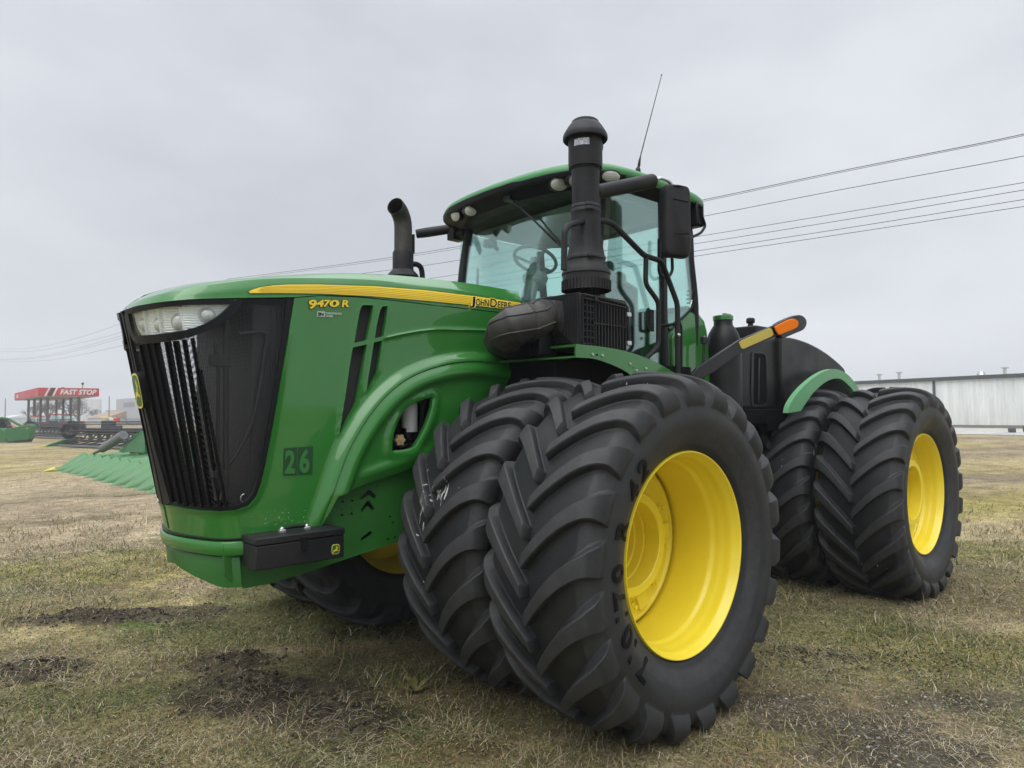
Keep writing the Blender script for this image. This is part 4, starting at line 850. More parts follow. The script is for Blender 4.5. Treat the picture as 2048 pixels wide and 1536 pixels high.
for k in range(40):
    t = 2*math.pi*k/40; mb.box((AC[0]+.167*math.cos(t), AC[1]+.167*math.sin(t), zp(573)), (.010, .006, .07), rz=t)
mb.build('intake_rib', BLK, TR)
mb = MB(); t = U(1209, 290, 'y', .98); mb.lathe([(0, .06), (.03, .05), (.042, 0), (.03, -.05), (0, -.06)], c=(AC[0]-.12, AC[1]+.01, zp(287)), n=16); mb.box((AC[0]-.125, AC[1]+.02, zp(303)), (.05, .01, .006)); mb.build('precleaner_knob', BLK, TR)
# filter housing
HX0, HX1, HY0, HY1, HZ0, HZ1 = -.59, -.10, .74, 1.15, 2.155, 2.52
mb = MB(); mb.bb((HX0, HY0, HZ0), (HX1, HY1, HZ1)); hz = mb.build('filter_housing', BLK, TR, bevel=.012)
mb = MB()
for k in range(11):
    x = HX1-.14-k*.032; mb.bb((x, HY1, HZ0+.01), (x-.009, HY1+.014, HZ1-.03))
for x in (HX1-.012, HX1-.05, HX1-.085, HX1-.118): mb.bb((x, HY1, HZ0+.01), (x-.007, HY1+.016, HZ1-.01))
for k in range(8): mb.bb((HX1-.012, HY1+.001, HZ0+.03+k*.042), (HX1-.118, HY1+.013, HZ0+.038+k*.042))
mb.bb((HX1-.12, HY1+.001, 2.325), (HX0+.02, HY1+.018, 2.333)); mb.build('housing_rib', BLK, TR)
mb = MB(); mb.tube([(HX1-.02, HY1+.018, HZ1-.015), (HX1-.25, HY1+.018, HZ1-.020), (HX0+.03, HY1+.018, HZ1-.035)], .010, 8); mb.tube([(HX1-.02, HY1+.018, HZ1-.038), (HX0+.03, HY1+.018, HZ1-.058)], .008, 8); mb.box((HX1-.13, HY1+.025, HZ1-.03), (.03, .02, .04)); mb.tube([(HX0, HY1-.02, HZ1-.02), (HX0-.02, HY1-.01, HZ1-.05), (HX0-.015, HY1, HZ1-.16), (HX0-.02, HY1, HZ0+.05)], .014, 8); mb.build('housing_edge', BLK, TR, bevel=.003)
for z in (2.42, 2.22): MB().box((HX0-.012, HY1+.012, z), (.045, .012, .028)).build('housing_clip', MET, TR, bevel=.002)
mb = MB()       # ribbed cone on the front face, square to round
cz = 2.37; cy = .955
def sqr(k, x, r):
    o = []
    for i in range(64):
        a = 2*math.pi*i/64; s = max(abs(math.cos(a)), abs(math.sin(a))); q = (1-k)*r+k*.19/s; rib = 1; o.append((x, cy+q*math.cos(a)*rib, (2.337 if k == 1 else cz-.035*k)+q*math.sin(a)*.97*rib))
    return o
RR_ = [sqr(1, HX1-.01, 0), sqr(1, HX1+.012, 0)]
for i in range(8):
    k_ = 1-i*.09; x_ = HX1+.012+i*.0085; RR_ += [sqr(k_-.02, x_+.001, .105), sqr(k_-.025, x_+.009, .105), sqr(k_-.065, x_+.009, .105), sqr(k_-.07, x_+.002, .105)]
mb.loft(RR_+[sqr(.2, HX1+.085, .104), sqr(0, HX1+.095, .102), sqr(0, HX1+.13, .102)], cap=True); mb.build('housing_cone', BLK, TR, smooth=25)
hp = cr([(HX1+.09, cy, cz), (HX1+.16, cy, cz), U(1070, 641, 'y', .95), U(1032, 652, 'y', .90), U(1010, 668, 'y', .81), U(1006, 682, 'y', .70), U(1020, 690, 'y', .58), U(1036, 692, 'y', .45)], 8)
L_ = np.concatenate([[0], np.cumsum(np.linalg.norm(np.diff(hp, axis=0), axis=1))]); hr = [.128+.005*abs(math.cos(math.pi*l/.098))**6*0+(.006 if (l % .10) < .012 else 0) for l in L_]
ls = np.linspace(0, L_[-1], 110); hq = np.stack([np.interp(ls, L_, hp[:, i]) for i in range(3)], 1); hr = [.102+.010*math.exp(-(((l+.05) % .095-.047)/.007)**2)+.024*math.sin(math.pi*min(1, l/.62)) for l in ls]
mb = MB(); mb.tube(hq, hr, 36); hose = mb.build('intake_hose', mat('black_hose_rubber', (.020, .019, .018), .5, noise=.2, nscale=9, dust=.3, streak=.9), TR, smooth=60)
mb = MB()      # raised rib that runs along the elbow
T = np.gradient(hq, axis=0); T /= np.linalg.norm(T, axis=1)[:, None]; B = np.cross(T, [0, 0, 1.]); B /= np.linalg.norm(B, axis=1)[:, None]; Up = np.cross(B, T); Up *= np.sign(Up[:, 2:3]); Bo = B*np.where((B@np.array([.3, 1, 0])) > 0, 1, -1)[:, None]
k = slice(8, 96); rr = np.array(hr)[k][:, None]; [mb.tube(hq[k]+(Up[k]*math.sin(q_)+Bo[k]*math.cos(q_))*rr, .007, 8) for q_ in (.45, 1.35, -.45)]; mb.build('hose_rib', MT['black_hose_rubber'], TR)
mb = MB(); mb.lathe([(.106, HX1+.105), (.112, HX1+.106), (.112, HX1+.125), (.106, HX1+.126)], c=(0, cy, cz), ax='x', n=40); mb.build('hose_clamp', DMET, TR)
mb = MB(); mb.tube([(.05, .55, 2.21), (.05, .86, 2.21)], .06, 18); mb.tube([(.22, .78, 2.19), (-.4, .78, 2.19)], .10, 20); mb.box((.02, .93, 2.185), (.16, .1, .15)); mb.build('crossover_duct', BLKS, TR, bevel=.01)
# green fender plate under the housing and the deck edge
FT = cr([(1152, 688), (1200, 693), (1250, 702), (1300, 719), (1350, 746), (1400, 778)], 5); FB = cr([(1152, 715), (1185, 717), (1215, 726), (1250, 742), (1285, 768), (1330, 800)], 5)
panel('fender_plate', list(map(tuple, FT))+list(map(tuple, FB[::-1])), [circ(1184.5, 708.8, 1.9), circ(1194, 709.8, 2.4), circ(1204, 711, 1.9), circ(1259.5, 727.6, 2), circ(1266, 736, 1.3), circ(1272.6, 741, 1.8), circ(1291.6, 737, 1.9)], plane('y', 1.21), GREEN, TR, thick=.012, step=8, grid=0, smooth=20, mirror=True)
mb = MB()
for a in ((1184.5, 708.8), (1204, 711), (1259.5, 727.6), (1272.6, 741), (1291.6, 737)): p = U(*a, 'y', 1.212); mb.lathe([(0, .010), (.008, .009), (.010, -.012)], c=tuple(p), ax='y', n=8)
mb.build('fender_bolt', MET, TR)
a = U(1152, 714, 'y', 1.205); mb = MB(); rings = []
for x, z in [(p[0], p[2]) for p in [U(q[0], q[1], 'y', 1.205) for q in FT]]: rings.append([(x, 1.205, z), (x, .55, z), (x, .55, z-.015), (x, 1.205, z-.015)])
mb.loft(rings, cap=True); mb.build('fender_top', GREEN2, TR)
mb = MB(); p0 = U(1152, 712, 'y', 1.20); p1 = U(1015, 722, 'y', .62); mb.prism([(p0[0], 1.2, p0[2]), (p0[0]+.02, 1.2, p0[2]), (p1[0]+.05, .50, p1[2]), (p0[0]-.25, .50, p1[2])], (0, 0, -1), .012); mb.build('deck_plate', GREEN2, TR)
mb = MB(); mb.bb((-1.6, .45, 1.85), (.0, 1.02, 2.10)); mb.build('deck_support', BLKD, TR, bevel=.01)
# ---- warning lamp arm
def barpx(name, quad, y, th, m, bev=.006, parent=TR):
    P = [U(px, py, 'y', yy) for (px, py), yy in zip(quad, y if isinstance(y, (list, tuple)) else [y]*len(quad))]
    mb = MB(); mb.prism(P, (0, 1, 0), th); return mb.build(name, m, parent, bevel=bev)
ya = [1.35, 1.40, 1.40, 1.35]
barpx('lamp_arm', [(1372, 757), (1390, 735), (1472, 681), (1545, 650), (1552, 670), (1482, 702), (1420, 745), (1400, 757)], 1.36, .03, BLKS)
q = cr([(1541, 652), (1552, 644), (1575, 634), (1590, 631), (1600, 637), (1603, 648), (1597, 660), (1582, 667), (1560, 676), (1552, 677)], 4); barpx('lamp_body', [tuple(v) for v in q], 1.355, .05, BLKS, .008)
q = cr([(1547, 654), (1565, 644), (1580, 638), (1590, 639), (1595, 646), (1592, 655), (1580, 661), (1562, 668), (1556, 670), (1550, 662)], 4); barpx('amber_lens', [tuple(v) for v in q], 1.402, .012, ORA, .006)
barpx('reflector_tape', [(1477, 685), (1482, 681), (1538, 656), (1543, 658), (1546, 669), (1542, 673), (1486, 698), (1481, 696)], 1.388, .006, REFY, .002)
# ---- rear module: tanks, filler bottle, rear fender
prismy('fuel_tank', [tuple(U(px, py, 'y', 1.02)[[0, 2]]) for px, py in [(1478, 822), (1478, 700), (1482, 684), (1500, 675), (1530, 672), (1560, 672), (1576, 673.5), (1590, 677), (1608, 682.5), (1625, 690), (1643, 700), (1660, 712), (1676, 726), (1690, 742), (1705, 765), (1670, 800), (1576, 825)]], .30, .98, TANK, .05, parent=TR)
for s in (1, -1):
    mb = MB(); rings = []
    pts = [tuple(U(px, py, 'y', 1.02)[[0, 2]]) for px, py in [(1548, 680), (1560, 673), (1590, 677), (1625, 690), (1660, 712), (1690, 742), (1670, 755), (1630, 765), (1600, 790), (1578, 824), (1568, 824), (1560, 740)]]
    pts = [tuple(q) for q in cr(pts[1:9], 4)]+pts[9:]
    mb.prism([(x, .90*s, z) for x, z in pts], (0, s, 0), .13); mb.build('tank_shoulder', TANK, TR, bevel=.04, seg=4)
qo = cr([(1503, 708), (1510, 704), (1526, 706), (1533, 716), (1536, 760), (1538, 800), (1534, 812), (1525, 815), (1508, 814), (1502, 808), (1501, 760)], 4, True)
qi = cr([(1507, 711), (1512, 708), (1525, 709), (1530, 718), (1532, 760), (1533, 800), (1529, 808), (1522, 810), (1511, 809), (1506, 804), (1506, 760)], 4, True)
panel('tank_recess_rim', [tuple(v) for v in qo], [[tuple(v) for v in qi]], plane('y', 1.02-.038), TANK, TR, thick=.02, off=.008, step=6, grid=0, bevel=.004)
panel('tank_recess', [tuple(v) for v in qi], [], plane('y', 1.02-.038), BLKD, TR, thick=.004, off=.003, step=8, grid=0)
barpx('sight_tube', [(1516, 716), (1519, 716), (1517, 806), (1514, 806)], .986, .008, TANK, .002)
bc = U(1447, 700, 'y', .95); bx = float(bc[0]); zb = lambda py: float(U(1447, py, 'y', .95)[2])
mb = MB(); mb.lathe([(.155, zb(835)), (.155, zb(700)), (.150, zb(684)), (.128, zb(668)), (.098, zb(656)), (.082, zb(651)), (.080, zb(641)), (.072, zb(640))], c=(bx, .95, 0), n=40); mb.build('additive_tank', TANK, TR)
mb = MB(); mb.lathe([(.072, zb(642)), (.088, zb(641)), (.088, zb(633)), (.080, zb(632)), (0, zb(631))], c=(bx, .95, 0), n=32); mb.box((bx-.03, .97, zb(630)), (.10, .03, .02)); mb.build('tank_cap', GREEN, TR)
mb = MB(); mb.tube([(bx-.1, .95, zb(682)), (bx-.35, .9, zb(680))], .05, 14); p = U(1500, 660, 'y', .75); mb.box(p+[0, 0, -.05], (.5, .4, .12)); mb.tube([U(1501, 660, 'y', .8), U(1501, 647, 'y', .8)], .028, 12); mb.tube([U(1501, 647, 'y', .8), U(1501, 636, 'y', .8)], .042, 12); mb.build('breather', BLK, TR, bevel=.015)
mb = MB(); p = U(1414, 705, 'y', .72); mb.box(p+[0, 0, -.08], (.25, .5, .42)); mb.build('battery_box', BLKD, TR, bevel=.03)
mb = MB(); mb.tube([U(1408, 685, 'y', .98), U(1407, 760, 'y', .98)], .012, 8); mb.lathe([(0, .05), (.03, .03), (.03, -.02), (0, -.03)], c=tuple(U(1408, 682, 'y', .98)), n=12); mb.build('strut', DMET, TR)
ro = cr([(1576, 826), (1580, 810), (1592, 790), (1612, 768), (1638, 748), (1665, 738), (1690, 745), (1712, 768), (1722, 790)], 6); ri = cr([(1602, 822), (1614, 803), (1630, 782), (1655, 762), (1678, 757), (1695, 768), (1708, 784), (1716, 800)], 6)

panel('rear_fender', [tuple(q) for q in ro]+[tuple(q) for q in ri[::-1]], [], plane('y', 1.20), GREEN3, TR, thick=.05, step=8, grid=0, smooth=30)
panel('fender_liner', [tuple(q) for q in ri]+[(1700, 830), (1610, 830)], [], plane('y', 1.0), BLKD, TR, thick=.3, step=12, grid=0)
mb = MB(); mb.bb((-3.5, .45, 1.62), (-2.5, 1.0, 1.76)); mb.bb((-3.2, .9, 1.55), (-2.9, 1.0, 1.66)); mb.tube([U(1535, 833, 'y', 1.0), U(1535, 845, 'y', 1.0)], .03, 10); mb.build('tank_cradle', BLKD, TR, bevel=.01)
mb = MB(); mb.bb((-4.7, -.5, 1.4), (-2.4, .5, 2.3)); mb.build('rear_body', BLKD, TR, bevel=.04)
# ------------------------------------------------------------------ ground
def _h(ix, iy, seed):
    n = (ix.astype(np.int64)*374761393+iy.astype(np.int64)*668265263+seed*2147483647) & 0xffffffff
    n = ((n ^ (n >> 13))*1274126177) & 0xffffffff; return ((n ^ (n >> 16)) & 0xffff)/65535.0
def vn(x, y, sc, seed=0):
    x = x/sc+100; y = y/sc+100; ix = np.floor(x); iy = np.floor(y); fx = x-ix; fy = y-iy; fx = fx*fx*(3-2*fx); fy = fy*fy*(3-2*fy)
    return (_h(ix, iy, seed)*(1-fx)+_h(ix+1, iy, seed)*fx)*(1-fy)+(_h(ix, iy+1, seed)*(1-fx)+_h(ix+1, iy+1, seed)*fx)*fy
def fbm(x, y, sc, seed=0, o=4):
    r = 0; a = .5; t = 0
    for i in range(o): r = r+a*vn(x, y, sc, seed+i*7); t += a; a *= .5; sc /= 2.1
    return r/t
sst = lambda x, a, b: (lambda t: t*t*(3-2*t))(np.clip((x-a)/(b-a), 0, 1))
def gbase(x, y):
    dx, dy = x-CAM[0], y-CAM[1]; dep = dx*FW[0]+dy*FW[1]; lat = dx*RT[0]+dy*RT[1]
    rr = np.hypot(x+1.5, y); k = 1-sst(rr, 5, 16); z = (y*CB-x*DZ+.040)*k
    z = z+.0*lat
    return z
def gz(x, y):
    z = gbase(x, y); rr = np.hypot(x-CAM[0], y-CAM[1]); near = 1-sst(rr, 12, 40)
    z = z+(fbm(x, y, 1.3, 3)-.5)*.07*near+(vn(x, y, .16, 9)-.5)*.016*near+(fbm(x, y, 9, 5)-.5)*.12*sst(rr, 8, 30)
    for (cx, cy, a, b, ang, kind, st) in PATCH:
        if kind == 'soil':
            u = (x-cx)*math.cos(ang)+(y-cy)*math.sin(ang); v = -(x-cx)*math.sin(ang)+(y-cy)*math.cos(ang); q = np.exp(-((u/a)**2+(v/b)**2)); z = z+q*(.02+.085*(vn(x, y, .10, 21)-.35)+.05*(vn(x, y, .045, 22)-.5))*st
    # ruts: the tyres press the turf a little
    return z
def gpt(px, py):
    z = 0.0
    for _ in range(4):
        o, d = ray(px, py, False); t = (z-o[2])/d[2]; p = o+d*t; z = float(gbase(np.array([p[0]]), np.array([p[1]]))[0])
    return p
AF = math.atan2(RT[1], RT[0])
PATCH = []
for px, py, a, b, rot, kind, st in (
    (140, 1236, .36, .20, .25, 'soil', 1), (330, 1228, .42, .22, .2, 'soil', .8), (60, 1345, .32, .22, .1, 'soil', 1), (470, 1325, .28, .22, -.2, 'soil', .9), (480, 1385, .34, .26, 0, 'soil', 1), (600, 1405, .38, .26, 0, 'soil', 1), (700, 1450, .26, .18, .2, 'soil', 1),
    (740, 1270, .36, .14, 0, 'soil', .6), (875, 1320, .5, .3, 0, 'brown', .8), (900, 1385, .42, .16, 0, 'rust', 1), (700, 1310, .5, .2, 0, 'rust', .5), (880, 1500, .3, .12, 0, 'rust', .9), (1560, 1520, .35, .12, 0, 'rust', .7), (760, 1345, .75, .26, -.1, 'moss', 1.1), (620, 1240, 1.1, .5, 0, 'moss', .8), (470, 1270, .8, .35, 0, 'moss', .6),
    (260, 1130, 1.6, .7, .2, 'gold', 1), (60, 1080, 1.6, 1.4, 0, 'straw', 1.8), (230, 1010, 2.2, 1.5, 0, 'straw', 1.3), (120, 960, 2.5, 4, 0, 'straw', 1), (180, 1400, .6, .15, 0, 'moss', .8), (360, 1390, .5, .16, 0, 'moss', .6), (280, 1250, .15, .05, 0, 'bright', 1), (640, 1500, .35, .10, 0, 'moss', .9), (950, 1430, .6, .14, 0, 'moss', .6),
    (1690, 1440, .38, .17, 0, 'gravel', .9), (1790, 1500, .42, .20, 0, 'gravel', 1), (1920, 1400, .4, .12, 0, 'gravel', .6), (1560, 1400, .34, .13, .2, 'gravel', .6), (1620, 1250, .8, .4, 0, 'moss', .5), (1800, 1310, 1.2, .4, -.2, 'gold', .9), (1980, 1300, .8, .3, 0, 'gold', .6), (1500, 1470, .6, .1, 0, 'gold', .5), (1750, 1400, .8, .35, 0, 'brown', 1.2), (1860, 1320, .5, .2, 0, 'soil', .25), (1640, 1310, .3, .12, 0, 'soil', .3), (1000, 1400, .5, .3, 0, 'brown', .9), (1700, 1200, 1.5, .6, 0, 'brown', .7), (1950, 1150, 1.5, .8, 0, 'brown', .9), (1990, 1060, 2.0, 1.0, 0, 'straw', .5), (1980, 960, 3, 1.2, 0, 'dun', 1), (1950, 1020, 2.5, 1.2, 0, 'gold', .6), (1980, 905, 7, 2.2, 0, 'dun', .8)):
    p = gpt(px, py); PATCH.append((p[0], p[1], a, b, AF+rot, kind, st))
COLS = {'moss': (.070, .088, .028), 'gold': (.31, .265, .08), 'straw': (.42, .335, .225), 'soil': (.034, .028, .026), 'brown': (.125, .092, .064), 'rust': (.125, .068, .034), 'bright': (.085, .16, .03), 'gravel': (.045, .044, .046), 'dun': (.20, .165, .13)}
def weights(x, y):
    rr = np.hypot(x-CAM[0], y-CAM[1]); Wt = {k: np.zeros_like(x) for k in COLS}
    n1 = fbm(x, y, 2.2, 1); n2 = fbm(x, y, .8, 2); n3 = fbm(x, y, 7, 4, 3); n4 = fbm(x, y, .35, 6, 3)
    Wt['moss'] += 1.35*sst(n1, .46, .58)*(1-.85*sst(rr, 5, 14)); Wt['straw'] += 1.0*sst(n2+.25*(n3-.5), .46, .62)+.35*sst(rr, 10, 30); Wt['gold'] += .9*sst(n3, .42, .58)+.25; Wt['brown'] += 1.5*sst(1-n2, .46, .60)*sst(1-n1, .36, .52)
    Wt['soil'] += 1.4*sst(n4+.5*(n2-.5), .68, .76)*(1-sst(rr, 8, 20)); Wt['dun'] += .8*sst(1-n3, .5, .62)*sst(rr, 6, 18)+.25
    for (cx, cy, a, b, ang, kind, st) in PATCH:
        u = (x-cx)*math.cos(ang)+(y-cy)*math.sin(ang); v = -(x-cx)*math.sin(ang)+(y-cy)*math.cos(ang); d = (u/a)**2+(v/b)**2+(n4-.5)*2.2
        Wt[kind] = Wt[kind]+st*(9 if kind in ('soil', 'gravel', 'bright') else 2.2)*(1-sst(d, .8, 1.8))
    return Wt
def gcolor(x, y):
    Wt = weights(x, y); T = sum(Wt.values())+1e-6; return sum(Wt[k][:, None]*np.array(COLS[k]) for k in COLS)/T[:, None], Wt, T
def axis_pts(a, fine0, fine1, step, b, g=1.09):
    f = list(np.arange(fine0, fine1, step)); s = step; x = fine1; R = []
    while x < b: R.append(x); s *= g; x += s
    s = step; x = fine0; Lf = []
    while x > a: s *= g; x -= s; Lf.append(x)
    return np.array(Lf[::-1]+f+R+[b])
dd = axis_pts(-60, 1.6, 9.5, .035, 700, 1.055); ll = axis_pts(-620, -5.5, 5.5, .045, 620, 1.06)
F2 = FW[:2]/np.linalg.norm(FW[:2]); R2 = np.array([-F2[1], F2[0]])*-1
if R2@RT[:2] < 0: R2 = -R2
DD, LL2 = np.meshgrid(dd, ll, indexing='ij'); GX = (CAM[0]+DD*F2[0]+LL2*R2[0]).ravel(); GY = (CAM[1]+DD*F2[1]+LL2*R2[1]).ravel(); GZ = gz(GX, GY)
nd, nl = len(dd), len(ll); idx = np.arange(nd*nl).reshape(nd, nl); q = np.stack([idx[:-1, :-1], idx[:-1, 1:], idx[1:, 1:], idx[1:, :-1]], -1).reshape(-1, 4)
def np_mesh(name, V, Q, cols=None, m=None, smooth=True):
    me = bpy.data.meshes.new(name); k = Q.shape[1]; me.vertices.add(len(V)); me.vertices.foreach_set('co', np.asarray(V, np.float32).ravel()); me.loops.add(Q.size); me.loops.foreach_set('vertex_index', Q.astype(np.int32).ravel())
    me.polygons.add(len(Q)); me.polygons.foreach_set('loop_start', np.arange(0, Q.size, k, dtype=np.int32)); me.polygons.foreach_set('loop_total', np.full(len(Q), k, np.int32))
    if cols is not None:
        c = me.color_attributes.new('tone', 'FLOAT_COLOR', 'POINT'); c.data.foreach_set('color', np.hstack([cols, np.ones((len(cols), 1))]).astype(np.float32).ravel())
    me.update(); me.validate()
    if smooth: me.shade_smooth()
    if m: me.materials.append(m)
    o = bpy.data.objects.new(name, me); S.collection.objects.link(o); return o
GM = bpy.data.materials.new('turf_and_soil'); GM.use_nodes = True; t = GM.node_tree; b = t.nodes['Principled BSDF']; L = t.links.new; b.inputs['Roughness'].default_value = .95; b.inputs['Specular IOR Level'].default_value = .15
at = t.nodes.new('ShaderNodeVertexColor'); at.layer_name = 'tone'; gco = t.nodes.new('ShaderNodeNewGeometry'); cur = at.outputs[0]
for sc_, lo, hi, dt in ((2.6, .60, 1.32, 6), (17, .62, 1.40, 6), (75, .50, 1.6, 4), (.12, .8, 1.2, 3)):
    n = t.nodes.new('ShaderNodeTexNoise'); n.inputs['Scale'].default_value = sc_; n.inputs['Detail'].default_value = dt; n.inputs['Roughness'].default_value = .62; L(gco.outputs['Position'], n.inputs['Vector'])
    r = t.nodes.new('ShaderNodeMapRange'); r.inputs[1].default_value = .3; r.inputs[2].default_value = .7; r.inputs[3].default_value = lo; r.inputs[4].default_value = hi; L(n.outputs['Fac'], r.inputs[0])
    x = t.nodes.new('ShaderNodeMix'); x.data_type = 'RGBA'; x.blend_type = 'MULTIPLY'; x.inputs[0].default_value = 1; L(cur, x.inputs[6]); L(r.outputs[0], x.inputs[7]); cur = x.outputs[2]
L(cur, b.inputs['Base Color']); n = t.nodes.new('ShaderNodeTexNoise'); n.inputs['Scale'].default_value = 45; n.inputs['Detail'].default_value = 8; n.inputs['Roughness'].default_value = .7; L(gco.outputs['Position'], n.inputs['Vector'])
bp = t.nodes.new('ShaderNodeBump'); bp.inputs['Strength'].default_value = .9; bp.inputs['Distance'].default_value = .03; L(n.outputs['Fac'], bp.inputs['Height']); L(bp.outputs[0], b.inputs['Normal'])
gc, _, _ = gcolor(GX, GY); V = np.stack([GX, GY, GZ], 1)
ground = np_mesh('ground', V, q[:, ::-1] if np.cross(V[q[0, 1]]-V[q[0, 0]], V[q[0, 3]]-V[q[0, 0]])[2] < 0 else q, gc, GM); tag(ground, kind='structure')
# ---- turf: blades, dead straw and small leaves, far too many to count
def leafmat(name, rough=.7, transl=.25):
    m = bpy.data.materials.new(name); m.use_nodes = True; t = m.node_tree; b = t.nodes['Principled BSDF']; a = t.nodes.new('ShaderNodeVertexColor'); a.layer_name = 'tone'; t.links.new(a.outputs[0], b.inputs['Base Color']); b.inputs['Roughness'].default_value = rough; b.inputs['Specular IOR Level'].default_value = .2
    return m
GRM = leafmat('grass_blade'); 
def scatter(n, d0, d1, lmax=.80, power=1.0):
    """random points in the view wedge, denser near the camera"""
    u = rng.random(n); d = d0*(d1/d0)**(u**power); l = (rng.random(n)*2-1)*lmax*d*1.05+(rng.random(n)-.5)*.4
    return CAM[0]+d*F2[0]+l*R2[0], CAM[1]+d*F2[1]+l*R2[1], d
TW = [(0, s*y) for s in (1, -1) for y in (WY_OUT, WY_IN)]+[(WX, s*y) for s in (1, -1) for y in (WY_OUT, WY_IN)]
def clear_tyres(x, y):
    k = np.ones(len(x), bool)
    for (tx, ty) in TW: k &= ~((np.abs(x-tx) < .30) & (np.abs(y-ty) < .33))
    return k
def blades(n, d0, d1, hmin, hmax, wid, lean, pick, name_cols, seg=3, power=1.0, grow=0.0, lift=0.0):
    x, y, d = scatter(n, d0, d1, power=power); _, Wt, T = gcolor(x, y); p = sum(Wt[k]*v for k, v in pick.items())/T*(1-sst(d, d1*.55, d1)); k = (rng.random(n) < p) & clear_tyres(x, y); x, y, d = x[k], y[k], d[k]; n = len(x)
    z = gz(x, y)-.004; sc_ = (1+grow*(d-d0)/d0); h = (hmin+(hmax-hmin)*rng.random(n)**1.6)*sc_*(.45+1.3*sst(fbm(x, y, .45, 31, 3), .35, .7)); a = rng.random(n)*2*math.pi; ln = np.clip(lean+rng.normal(0, .35, n), .02, 1.5); w = wid*(.6+.8*rng.random(n))*sc_
    dirx, diry = np.cos(a), np.sin(a); sx, sy = -diry, dirx; V = []; bend = rng.random(n)*1.1
    px_, py_, pz_ = x.copy(), y.copy(), z+lift*rng.random(n); ang = ln.copy(); rows = []
    for i in range(seg+1):
        ww = w*(1-i/seg)**.7*.5+.0002; rows.append((np.stack([px_-sx*ww, py_-sy*ww, pz_], 1), np.stack([px_+sx*ww, py_+sy*ww, pz_], 1)))
        px_ = px_+dirx*np.sin(ang)*h/seg; py_ = py_+diry*np.sin(ang)*h/seg; pz_ = pz_+np.cos(ang)*h/seg; pz_ = np.maximum(pz_, z+.003); ang = ang+bend/seg*(1.6); 
        tw = rng.normal(0, .25, n); dirx, diry = dirx*np.cos(tw)-diry*np.sin(tw), dirx*np.sin(tw)+diry*np.cos(tw)
    k2 = (seg+1)*2; V = np.zeros((n, k2, 3))
    for i, (l_, r_) in enumerate(rows): V[:, 2*i] = l_; V[:, 2*i+1] = r_
    base = np.arange(n)[:, None]*k2; Q = np.concatenate([base+np.array([2*i, 2*i+1, 2*i+3, 2*i+2]) for i in range(seg)])
    C = np.array(name_cols)[rng.integers(0, len(name_cols), n)]; C = C*(.8+.65*rng.random((n, 1))); C = np.repeat(C, k2, 0); return V.reshape(-1, 3), Q, C
def leaves(n, d0, d1, size, pick, name_cols, power=1.0, grow=0.0, hgt=.02):
    x, y, d = scatter(n, d0, d1, power=power); _, Wt, T = gcolor(x, y); p = sum(Wt[k]*v for k, v in pick.items())/T; k = (rng.random(n) < p) & clear_tyres(x, y); x, y, d = x[k], y[k], d[k]; n = len(x); z = gz(x, y)
    s = size*(.5+rng.random(n))*(1+grow*(d-d0)/d0); a = rng.random(n)*6.283; u = np.stack([np.cos(a), np.sin(a), rng.normal(0, .35, n)], 1); v = np.stack([-np.sin(a), np.cos(a), rng.normal(0, .45, n)], 1); c = np.stack([x, y, z+hgt*rng.random(n)**1.5+.002], 1)
    V = np.stack([c-u*s[:, None], c+v*s[:, None]*.6, c+u*s[:, None], c-v*s[:, None]*.6], 1).reshape(-1, 3); Q = np.arange(4*n).reshape(n, 4); C = np.array(name_cols)[rng.integers(0, len(name_cols), n)]*(.65+.7*rng.random((n, 1))); return V, Q, np.repeat(C, 4, 0)
def combine(name, parts, m):
    V = []; Q = []; C = []; n = 0
    for v, q_, c in parts: V.append(v); Q.append(q_+n); C.append(c); n += len(v)
    return np_mesh(name, np.concatenate(V), np.concatenate(Q), np.concatenate(C), m, smooth=False)
GRN = [(.062, .085, .022), (.085, .105, .030), (.05, .075, .025), (.13, .14, .045), (.10, .115, .05)]
STR = [(.31, .255, .165), (.36, .30, .20), (.25, .195, .12), (.28, .24, .165), (.19, .155, .10), (.42, .37, .27)]
GLD = [(.20, .18, .06), (.26, .22, .08), (.16, .16, .05), (.24, .19, .09), (.30, .26, .12)]
BRN = [(.13, .09, .06), (.18, .13, .09), (.10, .07, .05), (.22, .17, .12)]
MOS = [(.060, .085, .028), (.080, .10, .035), (.045, .065, .02), (.10, .125, .045), (.13, .14, .06), (.14, .17, .06)]
RST = [(.16, .08, .035), (.20, .12, .05), (.11, .07, .04), (.20, .17, .06)]
G_ = combine('grass', [
    blades(190000, 1.9, 14, .016, .062, .0023, 1.15, {'straw': 1.0, 'brown': .55, 'gold': .5, 'dun': .7, 'moss': .12, 'soil': .05, 'gravel': .08}, STR+BRN[:2], 4, power=.75, grow=.35, lift=.012),
    blades(110000, 1.9, 14, .018, .065, .0032, .85, {'moss': .7, 'gold': .75, 'straw': .35, 'brown': .25, 'bright': 1, 'soil': .02}, GRN+GRN+GLD, 3, power=.75, grow=.35),
    blades(70000, 1.9, 14, .010, .040, .0035, 1.1, {'brown': 1, 'dun': .6, 'straw': .5, 'rust': .6, 'soil': .12}, BRN+STR[:2], 3, power=.75, grow=.35),
    blades(120000, 6, 60, .015, .045, .005, .8, {'straw': 1, 'gold': .8, 'brown': .5, 'dun': .8, 'moss': .4}, STR[:5]+GLD+BRN[:2], 2, power=.9, grow=.20)], GRM); tag(G_, kind='stuff')
